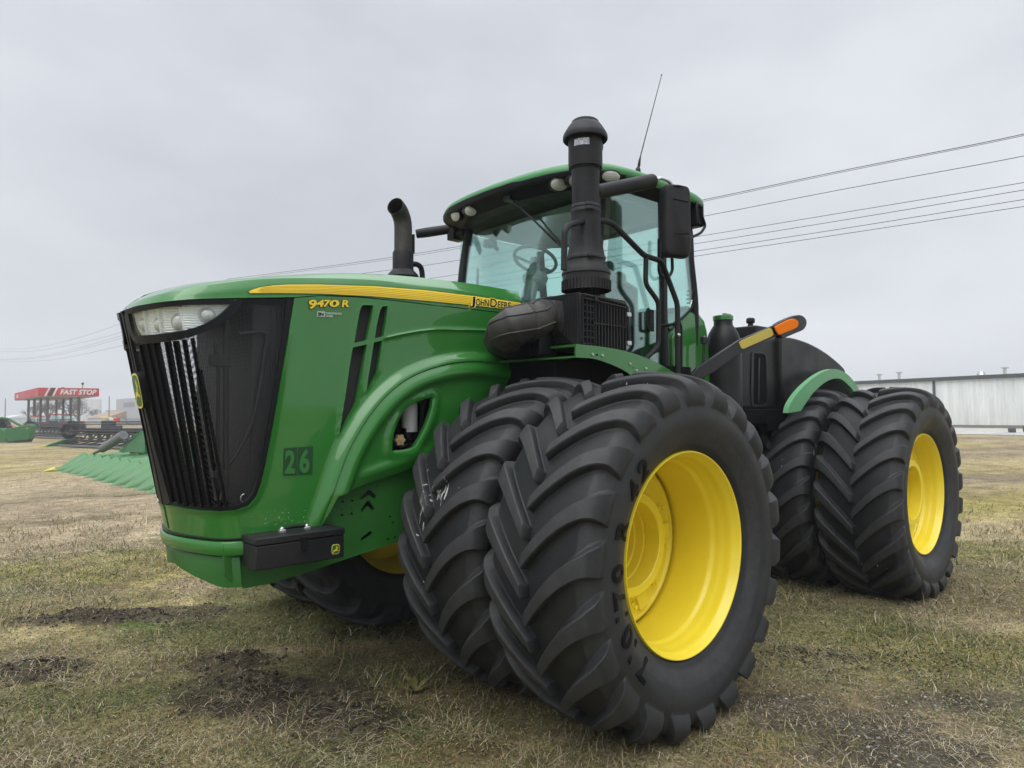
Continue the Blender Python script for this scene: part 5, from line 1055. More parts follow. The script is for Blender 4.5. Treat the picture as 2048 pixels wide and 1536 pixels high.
G2_ = combine('ground_cover_leaves', [
    leaves(330000, 1.9, 9, .0042, {'moss': 1.0, 'gold': .35, 'bright': 1, 'straw': .08, 'brown': .12}, MOS, power=.75, grow=.35, hgt=.028),
    leaves(90000, 1.9, 9, .0045, {'gold': .8, 'straw': .5, 'brown': .5, 'dun': .4}, GLD+STR[2:5]+BRN, power=.75, grow=.35, hgt=.018),
    leaves(50000, 1.9, 7, .0050, {'rust': 1}, RST, power=.75, grow=.3, hgt=.02)], leafmat('small_leaf', .6)); tag(G2_, kind='stuff')
# dead straw tufts: single clumps of long pale stems at the places the photograph shows
def tufts():
    VV = []; QQ = []; CC = []; n0 = 0
    spots = [(30, 1330, .16, 90), (120, 1345, .14, 60), (140, 1380, .1, 40), (250, 1310, .12, 50), (460, 1410, .16, 70), (540, 1430, .2, 120), (500, 1400, .2, 110), (620, 1470, .18, 90), (700, 1520, .22, 150), (760, 1490, .2, 90), (905, 1450, .16, 45), (960, 1460, .12, 26), (1440, 1450, .13, 60), (1450, 1470, .1, 40), (1560, 1290, .25, 110), (1600, 1330, .3, 160), (1720, 1360, .3, 180), (1680, 1310, .3, 120), (1900, 1480, .3, 200), (1980, 1520, .3, 200), (2020, 1460, .3, 160), (1860, 1250, .3, 120), (1980, 1220, .3, 120), (320, 1500, .22, 120), (120, 1510, .2, 120), (780, 1310, .2, 40), (820, 1290, .2, 50), (1640, 1180, .3, 70), (1530, 1240, .3, 80)]
    for px, py, r, n in spots:
        c = gpt(px, py)
        for _ in range(n):
            x = c[0]+rng.normal(0, r*.6); y = c[1]+rng.normal(0, r*.5); z = float(gz(np.array([x]), np.array([y]))[0]); a = rng.random()*6.283; l = .04+.11*rng.random(); el = abs(rng.normal(.15, .22)); w = .0016+.0012*rng.random(); d = np.array([math.cos(a)*math.cos(el), math.sin(a)*math.cos(el), math.sin(el)]); s = np.array([-math.sin(a), math.cos(a), 0])*w/2; p = np.array([x, y, z+.006+.018*rng.random()]); cv = rng.normal(0, .35); rows = []
            for i in range(4):
                rows += [p-s*(1-i*.22), p+s*(1-i*.22)]; p = p+d*l/3; ca, sa = math.cos(cv/2), math.sin(cv/2); d = np.array([d[0]*ca-d[1]*sa, d[0]*sa+d[1]*ca, d[2]-.22])
                p[2] = max(p[2], z+.004)
            VV += rows; QQ += [[n0+2*i, n0+2*i+1, n0+2*i+3, n0+2*i+2] for i in range(3)]; CC += [np.array(STR[rng.integers(0, 6)])*(1.0+.45*rng.random())]*8; n0 += 8
    return np.array(VV), np.array(QQ), np.array(CC)
tf = np_mesh('dead_straw', *tufts(), m=GRM, smooth=False); tag(tf, kind='stuff')
# clods and pebbles
def stones(name, kinds, n, size, m, cols, dark=False):
    ico = [(0, 0, 1), (.89, 0, .45), (.28, .85, .45), (-.72, .53, .45), (-.72, -.53, .45), (.28, -.85, .45), (.72, .53, -.45), (-.28, .85, -.45), (-.89, 0, -.45), (-.28, -.85, -.45), (.72, -.53, -.45), (0, 0, -1)]
    fc = [(0, 1, 2), (0, 2, 3), (0, 3, 4), (0, 4, 5), (0, 5, 1), (1, 6, 2), (2, 7, 3), (3, 8, 4), (4, 9, 5), (5, 10, 1), (6, 7, 2), (7, 8, 3), (8, 9, 4), (9, 10, 5), (10, 6, 1), (11, 7, 6), (11, 8, 7), (11, 9, 8), (11, 10, 9), (11, 6, 10)]
    VV = []; FF = []; CC = []; c0 = 0; P = [p for p in PATCH if p[5] in kinds]; ic = np.array(ico)
    for _ in range(n):
        cx, cy, a, b, ang, k, st = P[rng.integers(0, len(P))]; u, v = rng.normal(0, a*.62), rng.normal(0, b*.62); x = cx+u*math.cos(ang)-v*math.sin(ang); y = cy+u*math.sin(ang)+v*math.cos(ang); z = float(gz(np.array([x]), np.array([y]))[0]); s = size*(.35+rng.random()**2.2*1.6)
        q_ = ic*np.array([s*(.8+.5*rng.random()), s*(.7+.5*rng.random()), s*.6])*(1+rng.normal(0, .13, (12, 1))); t_ = rng.random()*6.28; R_ = np.array([[math.cos(t_), -math.sin(t_), 0], [math.sin(t_), math.cos(t_), 0], [0, 0, 1]]); VV.append(q_@R_.T+[x, y, z+s*.15]); FF.append(np.array(fc)+c0); CC.append(np.repeat([np.array(cols[rng.integers(0, len(cols))])*(.75+.5*rng.random())], 12, 0)); c0 += 12
    return tag(np_mesh(name, np.concatenate(VV), np.concatenate(FF), np.concatenate(CC), m, smooth=False), kind='stuff')
SM = leafmat('stone_and_clod', .9); stones('gravel', ('gravel',), 520, .0065, SM, [(.22, .21, .19), (.15, .145, .14), (.32, .31, .28), (.10, .10, .10), (.12, .11, .10)]); stones('soil_clods', ('soil',), 2600, .009, SM, [(.045, .037, .032), (.06, .05, .045), (.03, .026, .024)])
# a dry weed stalk and a broad-leaved weed
def stalk(name, label, px, py, h, col, cat='weed'):
    c = gpt(px, py); z = float(gz(np.array([c[0]]), np.array([c[1]]))[0]); mb = MB(); p = Vector((c[0], c[1], z-.01)); u = Vector((R2[0], R2[1], 0)); mb.tube([p, p-u*.015+Vector((0, 0, h*.4)), p-u*.03+Vector((0, 0, h*.75)), p-u*.05+Vector((0, 0, h))], [.004, .0035, .003, .002], 5)
    for i, (t_, s_, l) in enumerate(((.35, 1, .07), (.5, -1, .10), (.62, 1, .06), (.75, -1, .08), (.85, 1, .05), (.42, -1, .08))):
        a = p+Vector((0, 0, h*t_))-u*.03*t_; mb.tube([a, a+u*s_*l*.5+Vector((.01*i, 0, l*.3)), a+u*s_*l+Vector((0, .01*i, -l*.2+.02*(i % 3)))], [.0022, .0018, .001], 4)
        e_ = a+u*s_*l; mb.lathe([(0, .02), (.008, .008), (.009, -.004), (0, -.014)], c=tuple(e_+Vector((0, 0, -l*.1))), n=5)
    return tag(mb.build(name, mat(name+'_m', col, .8, noise=.3), None), label, cat)
stalk('dry_weed_stalk', 'thin dry weed stalk standing in the dark gap under the tractor nose', 680, 1242, .24, (.24, .19, .15))
c = gpt(832, 1385); zc = float(gz(np.array([c[0]]), np.array([c[1]]))[0]); mb = MB()
for i in range(9):
    a = i*2.4; l = .06+.03*(i % 3); d = Vector((math.cos(a), math.sin(a), 0)); s_ = Vector((-d[1], d[0], 0)); e_ = .5+.5*((i*7) % 5)/5; P = [Vector((c[0], c[1], zc))+d*l*t_+Vector((0, 0, l*e_*(1.3*t_-.5*t_*t_))) for t_ in (0, .3, .6, .85, 1)]; w_ = [.003, .012, .014, .009, .001]
    mb.add([p+s_*w for p, w in zip(P, w_)]+[p-s_*w for p, w in zip(P, w_)]+[p+s_*w*.9-Vector((0, 0, .001)) for p, w in zip(P, w_)]+[p-s_*w*.9-Vector((0, 0, .001)) for p, w in zip(P, w_)], [(j, j+1, 6+j, 5+j) for j in range(4)]+[(15+j, 16+j, 11+j, 10+j) for j in range(4)])
tag(mb.build('broadleaf_weed', mat('weed_leaf', (.13, .12, .03), .6, noise=.5, nscale=30), None, fix=False), 'small broad-leaved weed turning brown beside the front dual tyres', 'weed')
# ------------------------------------------------------------------ background
def D(px, depth, h=0.0):       # a point standing on the ground at a distance along the view, h metres up
    o, d = ray(px, 840, False); p = o+d*depth; z = float(gbase(np.array([p[0]]), np.array([p[1]]))[0]); return Vector((p[0], p[1], z+h))
FV = Vector((F2[0], F2[1], 0)); RV = Vector((R2[0], R2[1], 0))
# --- filling station canopy
RED = mat('canopy_red', (.50, .035, .05), .5, noise=.06, nscale=.3); CW = mat('canopy_white', (.72, .72, .72), .5); CG = mat('canopy_grey_soffit', (.42, .43, .44), .6); POST = mat('canopy_post', (.10, .09, .09), .5); CBK = mat('canopy_dark', (.03, .025, .03), .5)
A0 = D(75, 100); B0 = D(197.5, 105); C0 = D(28, 121); A0.z = B0.z = C0.z = 0; FS = empty('filling_station_canopy', A0); tag(FS, 'red filling station canopy with white lettering on eight dark posts', 'canopy')
ux = (B0-A0); wl = ux.length; ux.normalize(); uy = (C0-A0); dl = uy.length; uy.normalize(); up = Vector((0, 0, 1)); Z0, Z1 = 5.13, 6.33
def L3(a, b_, z): return ux*a+uy*b_+up*z
def slab(name, a0, a1, b0, b1, z0, z1, m, parent, bev=0):
    mb = MB(); mb.add([L3(a, b_, z) for z in (z0, z1) for a, b_ in ((a0, b0), (a1, b0), (a1, b1), (a0, b1))], [(3, 2, 1, 0), (4, 5, 6, 7), (0, 1, 5, 4), (1, 2, 6, 5), (2, 3, 7, 6), (3, 0, 4, 7)]); return mb.build(name, m, parent, bevel=bev, smooth=0)
fa = slab('fascia', 0, wl, 0, dl, Z0, Z1, RED, FS); slab('soffit', .1, wl-.1, .1, dl-.1, Z0-.06, Z0-.004, CG, FS)
nrm_ = ux.cross(up); nrm_ = nrm_ if nrm_.dot(-FV) > 0 else -nrm_
def on_front(name, poly, m, off=.02): mb = MB(); mb.prism([L3(a, 0, z)+nrm_*off for a, z in poly], nrm_, .02); return mb.build(name, m, fa, smooth=0)
H = Z1-Z0
for k, (a, w, m) in enumerate(((.100, .028, CW), (.150, .055, CBK), (.222, .030, CW))): on_front('fascia_stripe', [(wl*a, Z0), (wl*(a+w), Z0), (wl*(a+w)+H*.42, Z1), (wl*a+H*.42, Z1)], m)
def front_text(body, a, z, size, m, wx=1, off=.03, shear=.25, offset=.02):
    V, F = text_pts(body, size=size, shear=shear, offset=offset, spacing=1.02); P = np.array([L3(a+v[0]*wx, 0, z+v[1])+nrm_*off for v in V]); return flat_mesh('canopy_lettering', P, F, np.array(nrm_), m, fa, .02)
V, _ = text_pts('FAST STOP', size=.98, shear=.25, offset=.03); front_text('FAST STOP', wl*.345, Z0+.26, .98, CW, wx=wl*.60/V[:, 0].max(), offset=.035)
n2 = uy.cross(up); n2 = n2 if n2.dot(-RV) > 0 else -n2
for a, w in ((dl*.80, 2.2),):
    for k in range(2): mb = MB(); mb.prism([L3(0, a+k*1.3+x, z)+n2*.03 for x, z in ((0, Z0+.3), (.9, Z0+.3), (.9, Z0+.8), (0, Z0+.8))], n2, .02); mb.build('side_sign', CW, fa, smooth=0)
for r_, xs in ((0, (101.5, 86, 68.5, 56.5)), (1, (162, 144.5, 124.5, 110.5))):
    for k, px in enumerate(xs):
        a = wl*(.20 if r_ == 0 else .72); b_ = dl*(.10+.245*k); p = L3(a, b_, 0); mb = MB(); mb.box(p+up*(Z0/2-.2), (.34, .34, Z0+.3)); mb.build('canopy_post', POST, FS, smooth=0)
mb = MB(); p = L3(wl*.78, dl*.1, Z1); mb.tube([p, p+up*.7], .05, 6); mb.box(p+up*.8, (.3, .3, .3)); p = L3(wl*.5, dl*.2, Z1); mb.box(p+up*.15, (.4, .3, .3)); mb.build('roof_vent', CBK, FS)
# --- buildings on the left
def house(name, label, cat, px0, px1, d0, d1, h, m, roof=None, rh=0, depth=12, doors=()):
    a = D(px0, d0); b_ = D(px1, d1); e = empty(name, a); tag(e, label, cat); u = b_-a; u.z = 0; w = u.length; u.normalize(); v = Vector((-u.y, u.x, 0)); v = v if v.dot(FV) > 0 else -v; mb = MB()
    P = lambda x, y, z: u*x+v*y+up*z
    mb.add([P(x, y, z) for z in (-1.5, h) for x, y in ((0, 0), (w, 0), (w, depth), (0, depth))], [(3, 2, 1, 0), (4, 5, 6, 7), (0, 1, 5, 4), (1, 2, 6, 5), (2, 3, 7, 6), (3, 0, 4, 7)]); wall = mb.build('wall', m, e, smooth=0)
    if roof:
        mb = MB(); q_ = .4; mb.add([P(-q_, -q_, h+.02), P(w+q_, -q_, h+.02), P(w+q_, depth+q_, h+.02), P(-q_, depth+q_, h+.02), P(w*.0, depth/2, h+rh), P(w, depth/2, h+rh)], [(0, 1, 5, 4), (2, 3, 4, 5), (0, 4, 3), (1, 2, 5), (3, 2, 1, 0)]); mb.build('roof', roof, e, smooth=0)
    for nm, x0, x1, z0, z1, mm in doors:
        mb = MB(); f0 = -.06; mb.add([P(x, y, z) for z in (z0, z1) for x, y in ((x0*w, f0), (x1*w, f0), (x1*w, .05), (x0*w, .05))], [(3, 2, 1, 0), (4, 5, 6, 7), (0, 1, 5, 4), (1, 2, 6, 5), (2, 3, 7, 6), (3, 0, 4, 7)]); mb.build(nm, mm, e, smooth=0)
    return e
LG = mat('pale_grey_sheet', (.40, .43, .46), .6, noise=.05); MG = mat('mid_grey_sheet', (.24, .26, .28), .6); TAN = mat('tan_shingle', (.33, .24, .17), .8, noise=.15); WW = mat('off_white_sheet', (.62, .64, .66), .6); CONC = mat('pale_concrete', (.62, .63, .64), .8, noise=.05)
house('grain_elevator_building', 'tall pale grey sheet metal building left of the tractor nose', 'building', 232, 285, 190, 176, 7.0, LG, depth=16, doors=(('louvre', .30, .72, 4.7, 5.9, MG), ('door', .28, .95, 0, 1.7, MG)))
house('grey_annex', 'low mid-grey building beside the tall grey metal one', 'building', 211, 231.5, 195, 191, 4.0, MG, depth=10)
house('tan_roof_house', 'low building with a tan hipped roof behind the canopy posts', 'building', 175, 211, 185, 180, 1.9, CONC, TAN, 2.0, depth=12)
for k, (a, b_, d, h, nm) in enumerate(((-6, 16, 330, 2.6, 'first'), (20, 34, 340, 2.4, ''), (36, 60, 345, 2.8, ''))):
    house('farm_shed', ['long low white shed at the far left edge on the horizon', 'short white shed on the horizon, middle of the three', 'white shed on the horizon nearest the canopy'][k], 'shed', a, b_, d, d, h, WW, WW, 1.4, depth=20)
e = empty('concrete_silos', D(178, 420)); tag(e, 'faint pale concrete silo block on the horizon right of the canopy', 'silo')
for k in range(4): mb = MB(); mb.lathe([(2.4, -1), (2.4, 13.5), (0, 13.6)], c=tuple(RV*(k*3.6-6)), n=16); mb.build('silo', CONC, e)
mb = MB(); mb.box(RV*(-3)+up*15, (4, 4, 4)); mb.build('headhouse', CONC, e)
# --- utility poles
WOOD = mat('weathered_pole_wood', (.12, .105, .095), .8); WIRE = mat('wire_metal', (.05, .05, .055), .5)
def pole(label, px, depth, h, arm=True, r=.15):
    e = empty('utility_pole', D(px, depth)); tag(e, label, 'utility pole', 'utility poles'); mb = MB(); mb.tube([(0, 0, -1), (0, 0, h)], [r, r*.7], 10); mb.build('pole', WOOD, e)
    if arm: mb = MB(); mb.box((0, 0, h-.35), (2.2, .12, .14), rz=math.atan2(RV.y, RV.x)); mb.build('crossarm', WOOD, e)
    for k in (-1, -.4, .4, 1) if arm else (): mb = MB(); mb.lathe([(0, .2), (.05, .16), (.05, 0)], c=tuple(RV*k+up*(h-.28)), n=8); mb.build('insulator', CW, e)
    return e
pole('thin utility pole on the horizon at the far left', 10, 170, 7.0, arm=False, r=.13); pole('thin utility pole between the canopy and the grey building', 218, 150, 6.6, arm=False, r=.12)
pole('near utility pole standing behind the bonnet that carries the wires', 458, 36, 8.85, r=.16)
# --- wires: traced where they cross the sky, laid out along the line of the poles
def wline(px):
    t_ = (px-1024)/FPX; return 27.0/(1+.80*t_)
dp0 = wline(458.01)
def wdepth(px):
    if px >= 458: return wline(px)
    t_ = (px-1024)/FPX; X0 = (458-1024)/FPX*dp0; return (dp0+1.15*X0*1.0)/(1+1.15*t_) if (1+1.15*t_) > .1 else 300
def wire(label, pts, r=.010):
    if pts[0][0] > 2200: (x0, y0), (x1, y1) = pts[0], pts[1]; m_ = (y0-y1)/(x0-x1); pts = [(x0+k, y0+m_*k*.96) for k in (1300, 800, 400)]+pts
    Q = cr(pts, 6); P = [atd(x, y, wdepth(x)) for x, y in Q]; mb = MB(); mb.tube(P, r, 5); return tag(mb.build('overhead_wire', WIRE, None), label, 'power line', 'overhead power lines')
top = [557, 560, 575, 600, 610, 620, 634]
RW = [([(2300, 203), (2048, 268), (1700, 338), (1420, 397), (1180, 446), (905, 495), (740, 521), (489, 554), (458, 557)], 'topmost overhead wire right of the cab', .011), ([(2300, 208), (2048, 271), (1700, 341), (1420, 400), (1180, 449), (905, 499), (740, 524.5), (489, 557), (458, 560)], 'wire running just under the topmost overhead wire', .008),
      ([(2300, 255), (2048, 312), (1700, 376), (1420, 430), (1180, 474), (914, 521), (740, 545), (458, 578)], 'second overhead wire down from the top, right of the cab', .010), ([(2300, 320), (2048, 365), (1700, 423), (1420, 469), (1180, 506), (914, 549), (740, 572), (458, 600)], 'third overhead wire down, right of the cab', .009),
      ([(2300, 338), (2048, 380), (1700, 438), (1420, 483), (1180, 520), (914, 562), (740, 584), (458, 610)], 'fourth overhead wire down, right of the cab', .009), ([(2300, 360), (2048, 399), (1700, 455), (1420, 498), (1180, 535), (914, 573), (458, 620)], 'fifth overhead wire down, right of the cab', .009),
      ([(2300, 376), (2048, 413), (1700, 466), (1420, 508), (1180, 545), (914, 583), (458, 634)], 'lowest overhead wire right of the cab', .009)]
for p, l, r in RW: wire(l, p, r)
for p, l in (([(-60, 697), (0, 698), (60, 696), (130, 683), (231, 651), (340, 606), (458, 557)], 'topmost overhead wire sagging left of the tractor nose'), ([(-60, 702), (0, 703), (70, 702), (140, 690), (231, 668), (340, 628), (458, 578)], 'second overhead wire left of the tractor nose'),
             ([(-60, 720), (0, 719), (80, 713), (150, 698), (231, 675), (340, 642), (458, 600)], 'third overhead wire left of the tractor nose'), ([(-60, 721), (0, 720), (80, 715.5), (150, 702), (231, 680), (340, 650), (458, 612)], 'fourth overhead wire left of the tractor nose'), ([(-60, 720), (0, 722), (80, 722), (150, 712), (231, 694), (340, 668), (458, 634)], 'lowest overhead wire left of the tractor nose')): wire(l, p, .011)
# --- bare trees behind the canopy
BARK = mat('winter_twigs', (.14, .115, .10), .9)
def tree(label, px, depth, h, spread, seed):
    R = random.Random(seed); e = empty('bare_tree', D(px, depth)); tag(e, label, 'tree', 'bare trees behind the canopy'); tr = MB(); cw = MB()
    def br(mb, p, d, l, r, n):
        q_ = p+d*l*.5+Vector((R.gauss(0, .06), R.gauss(0, .06), 0))*l; e_ = p+d*l; mb.tube([p, q_, e_], [r, r*.85, r*.65], 4 if n < 4 else 6, cap=False)
        if n == 0: return
        for k in range(R.choice((3, 4)) if n > 1 else 4):
            ax = Vector((R.gauss(0, 1), R.gauss(0, 1), R.gauss(0, .4))).normalized(); nd = (d*1.0+ax*R.uniform(.5, .95)*spread+Vector((0, 0, .12))).normalized(); st = p+d*l*R.uniform(.55, 1.0); br(cw, st, nd, l*R.uniform(.58, .82), r*.58, n-1)
    tr.tube([(0, 0, -1), (0, 0, h*.22)], [h*.028, h*.022], 8); d = Vector((0, 0, 1)); br(tr, Vector((0, 0, h*.2)), d, h*.22, h*.02, 0)
    for k in range(5): a = k*1.257+R.random(); nd = Vector((math.cos(a)*.6*spread, math.sin(a)*.6*spread, 1)).normalized(); br(cw, Vector((0, 0, h*(.22+.1*R.random()))), nd, h*.24, h*.014, 4)
    tr.build('trunk', BARK, e); cw.build('crown', BARK, e, smooth=0)
tree('bare tree seen between the left canopy posts', 76, 135, 6.6, 1.1, 1); tree('bare tree between the middle canopy posts', 99, 140, 7.0, 1.1, 2); tree('wide bare tree rising highest between the right canopy posts', 138, 130, 7.2, 1.2, 3); tree('bare tree under the right end of the canopy', 155, 138, 6.6, 1.1, 4); tree('small bare tree at the left end of the canopy', 60, 150, 4.6, 1.0, 5)
tree('small faint bare tree right of the concrete silos', 191, 210, 6.0, 1.2, 6)
mb = MB()
for k in range(240):
    px = rng.uniform(-60, 235); p = D(px, rng.uniform(420, 520)); s = rng.uniform(2, 4.5); mb.lathe([(0, s*rng.uniform(.5, 1.0)), (s*.8, s*.5), (s, 0), (s, -1)], c=tuple(p), n=7)
tag(mb.build('far_woodland', mat('far_winter_wood', (.16, .16, .17), .95, noise=.3, nscale=.4), None, smooth=0), kind='stuff')
# --- corn header lying on the grass
HG = mat('header_green', (.028, .15, .045), .38, noise=.05, nscale=2, dust=.2); HGL = mat('snout_green', (.065, .20, .07), .42, noise=.06, nscale=2, dust=.25); HBK = mat('header_black', (.018, .018, .02), .5, noise=.2); HGR = mat('header_grey_steel', (.16, .165, .17), .5, noise=.2); HRD = mat('header_red', (.55, .05, .03), .45); HY_ = mat('snout_yellow', (.62, .55, .12), .5)
T0 = D(107, 22.8); T1 = D(318, 14.9); CH = empty('corn_header', T0); tag(CH, 'green corn header with a row of long ribbed snouts resting on the grass', 'corn header'); rv = T1-T0; rl = rv.length; rv.z = 0; rv.normalize(); fv = Vector((-rv.y, rv.x, 0)); fv = fv if fv.dot(-FV) > 0 or fv.dot(-RV) > 0 else -fv
if fv.dot(-RV) < 0: fv = -fv
NS = 12; sp = rl/(NS-1); bk = -fv
for k in range(NS+1):
    o_ = rv*sp*k; mb = MB(); rings = []
    Ls = .90; prof = [(0, .03, .02), (.09, .10, .07), (.3, .22, .22), (.6, .36, .43), (Ls, .42, .62), (Ls+.08, .44, .56), (Ls+.12, .42, .50), (Ls+.6, .42, .56), (Ls+1.1, .42, .60)]
    for l, hw, ht in prof:
        hw = hw/.44*.46*sp; ring_ = []
        for i in range(13):
            a = math.pi*i/12; c_ = math.cos(a); s_ = math.sin(a); sharp = s_**1.5; x_ = c_*hw; ring_.append(o_+bk*l+rv*x_+up*(ht*s_**.85-.02))
        rings.append(ring_+[o_+bk*l+up*(-.04)])
    mb.loft(rings, cap=True); sn = mb.build('snout', HGL, CH, smooth=40)
    if k == 0:
        mb = MB(); mb.loft([[o_+fv*.30+up*(.005+.004*math.sin(t_))+rv*.004*math.cos(t_) for t_ in np.linspace(0, 5.5, 8)], [o_+fv*.12+up*(.05+.05*math.sin(t_))+rv*.06*math.cos(t_) for t_ in np.linspace(0, 5.5, 8)], [o_-fv*.05+up*(.07+.075*math.sin(t_))+rv*.09*math.cos(t_) for t_ in np.linspace(0, 5.5, 8)]], cap=True); mb.build('snout_tip', HY_, CH)
BL = 2.35
def chb(name, l0, l1, x0, x1, z0, z1, m, bev=.01): mb = MB(); mb.add([rv*x+bk*l+up*z for z in (z0, z1) for x, l in ((x0, l0), (x1, l0), (x1, l1), (x0, l1))], [(3, 2, 1, 0), (4, 5, 6, 7), (0, 1, 5, 4), (1, 2, 6, 5), (2, 3, 7, 6), (3, 0, 4, 7)]); return mb.build(name, m, CH, bevel=bev, smooth=0)
chb('back_sheet', BL+.5, BL+.6, -.3, rl+1.2, .25, 1.25, HG); chb('auger_trough', BL, BL+.5, -.3, rl+1.2, .1, .40, HG)
mb = MB(); mb.prism([rv*.9+bk*l+up*z for l, z in ((1.4, .4), (2.0, .55), (2.3, 1.15), (2.95, 1.25), (2.95, .2), (1.4, .15))], rv, .06); mb.prism([rv*-.35+bk*l+up*z for l, z in ((1.2, .4), (2.0, .55), (2.4, .95), (2.95, 1.05), (2.95, .2), (1.4, .15))], rv, .06); mb.build('end_shield', HG, CH, bevel=.01)
a = ray(186, 909, False); tp = lambda px, py, d: atd(px, py, d)-T0
mb = MB(); mb.tube([tp(184, 909, 23.4), tp(206, 897, 23.1)], [.05, .06], 12); mb.tube([tp(205, 897.5, 23.1), tp(247, 870, 22.3)], [.135, .15], 14); mb.tube([tp(214, 891.5, 22.9), tp(216, 890.2, 22.9)], .17, 14); mb.build('folding_snout_tube', HGR, CH)
mb = MB(); mb.prism([tp(238, 904, 22.6), tp(250, 889, 22.3), tp(262, 880, 22.0), tp(268, 868, 21.8), tp(284, 862, 21.6), tp(284, 905, 21.3)], bk, .08); mb.build('far_end_panel', HG, CH)
mb = MB(); mb.tube([tp(262, 884, 22.9), tp(285, 880, 22.5), tp(310, 884, 22.2)], .14, 12); mb.tube([tp(250, 884, 23), tp(256, 899, 23), tp(270, 895, 22.8)], .03, 6); mb.build('hydraulic_hose', HBK, CH)
# --- draper headers: reel, knife bar, belts and end dividers
def draper(label, pa, da, pb, db, h, seed, green_end=True):
    a = D(pa, da); b_ = D(pb, db); e = empty('draper_header', a); tag(e, label, 'harvester header'); u = b_-a; u.z = 0; w = u.length; u.normalize(); v = Vector((-u.y, u.x, 0)); v = v if v.dot(FV) > 0 else -v; P = lambda x, y, z: u*x+v*y+up*z
    def bx(name, x0, x1, y0, y1, z0, z1, m): mb = MB(); mb.add([P(x, y, z) for z in (z0, z1) for x, y in ((x0, y0), (x1, y0), (x1, y1), (x0, y1))], [(3, 2, 1, 0), (4, 5, 6, 7), (0, 1, 5, 4), (1, 2, 6, 5), (2, 3, 7, 6), (3, 0, 4, 7)]); return mb.build(name, m, e, smooth=0)
    bx('back_frame', 0, w, 1.0, 1.12, .45*h, .70*h, HBK); bx('lower_beam', 0, w, .9, 1.2, .16*h, .26*h, HGR); bx('belt_deck', 0, w, -.2, .95, .06*h, .12*h, HBK); bx('cutter_bar', 0, w, -.5, -.3, .04*h, .10*h, HGR)
    rc = P(0, .15, .58*h); R_ = .36*h; rl_ = MB()
    for k in range(6):
        an = k*math.pi/3+seed; o_ = P(0, .15+R_*math.cos(an), .60*h+R_*math.sin(an)); rl_.tube([o_, o_+u*w], .035, 5)
        st = .16
        for i in range(int(w/st)): q_ = o_+u*(i*st); rl_.add([q_, q_+u*.03, q_+u*.02+up*-.22+v*-.05, q_+up*-.22+v*-.05], [(0, 1, 2, 3)])
    rl_.build('reel', HBK, e, smooth=0); mb = MB(); mb.tube([P(0, .15, .60*h), P(w, .15, .60*h)], .07, 10); mb.build('reel_tube', HBK, e)
    nst = max(4, int(w/1.1)); mb = MB()
    for i in range(nst):
        x = w*i/nst; xx = w*(i+1)/nst
        for s in (0, 1): mb.tube([P(x if s else xx, .98, .28*h), P(xx if s else x, .98, .66*h)], .045, 5)
        mb.tube([P(x, -.2, .12*h), P(x+.4, .9, .30*h)], .035, 5)
    mb.build('brace', HBK, e)
    for x in (0, w):
        mb = MB(); mb.lathe([(R_*.45, -.03), (R_*.85, -.03), (R_*.85, .03), (R_*.45, .03), (R_*.45, -.03)], n=18); q2 = u.to_track_quat('Z', 'Y').to_matrix(); mb.v = [tuple(P(x, .15, .60*h)+q2@Vector(t_)) for t_ in mb.v]; mb.build('reel_end_disc', HBK, e)
    bs = MB(); n_ = int(w/1.1)
    for i in range(n_): x = w*(i+.5)/n_; bs.lathe([(0, 0), (.30, 0), (.30, .02), (0, .02)], n=8) if False else bs.box(P(x, 1.16, .42*h), (.5, .04, .34*h), rz=math.atan2(u.y, u.x))
    bs.build('rear_panel', HG, e, smooth=0)
    if green_end:
        for s in (0, .25):
            mb = MB(); mb.prism([P(-.1-s, y, z) for y, z in ((-1.2, .05), (-.3, .05), (.7, .12), (.7, .50), (-.1, .42))], u, .06); mb.build('divider', HG, e); mb = MB(); mb.prism([P(-.12-s, y, z) for y, z in ((-1.62, .03), (-1.2, .05), (-1.0, .13))], u, .09); mb.build('divider_tip', HY_, e)
    return e
draper('near black draper header with a green divider end behind the corn header', 133, 43, 330, 36, 1.62, .2)
draper('far black draper header standing under the canopy', 56, 66, 140, 58, 1.75, .6, False)
# --- green header end at the left edge
e = empty('green_header', D(30, 51)); tag(e, 'green harvester header end panel at the left edge of the field', 'harvester header'); tq = lambda px, py, d=51: atd(px, py, d)-e.location
mb = MB(); mb.prism([tq(*p) for p in ((9, 858), (60, 848.5), (63.5, 851), (64, 856), (59, 879), (16, 884), (9, 868))], FV, .5); pn = mb.build('end_panel', HG, e, bevel=.04)
mb = MB(); mb.prism([tq(*p) for p in ((-30, 858), (2, 856), (9, 862), (14, 884), (-30, 886))], FV, .6); mb.build('side_panel', HG, e, bevel=.04)
mb = MB(); mb.tube([tq(x, y, 52) for x, y in ((-20, 846), (-5, 838), (5, 836), (18, 838), (30, 845), (45, 853))], .10, 8); mb.build('frame_arch', HG, e)
mb = MB(); mb.tube([tq(x, y, 52.2) for x, y in ((-12, 850), (0, 841), (12, 843), (20, 856))], .2, 8); mb.box(tq(5, 850, 52.4), (.9, .9, .5)); mb.build('reel', HBK, e)
mb = MB(); mb.box(tq(18, 851, 51.4), (.16, .16, .10)); mb.tube([tq(20, 851, 51.4), tq(31, 852.5, 51.4)], .03, 6); mb.build('red_valve', HRD, e)
mb = MB(); mb.prism([tq(*p) for p in ((14, 883), (57, 879), (54, 884), (18, 886))], FV, .5); mb.build('skid', HBK, e)
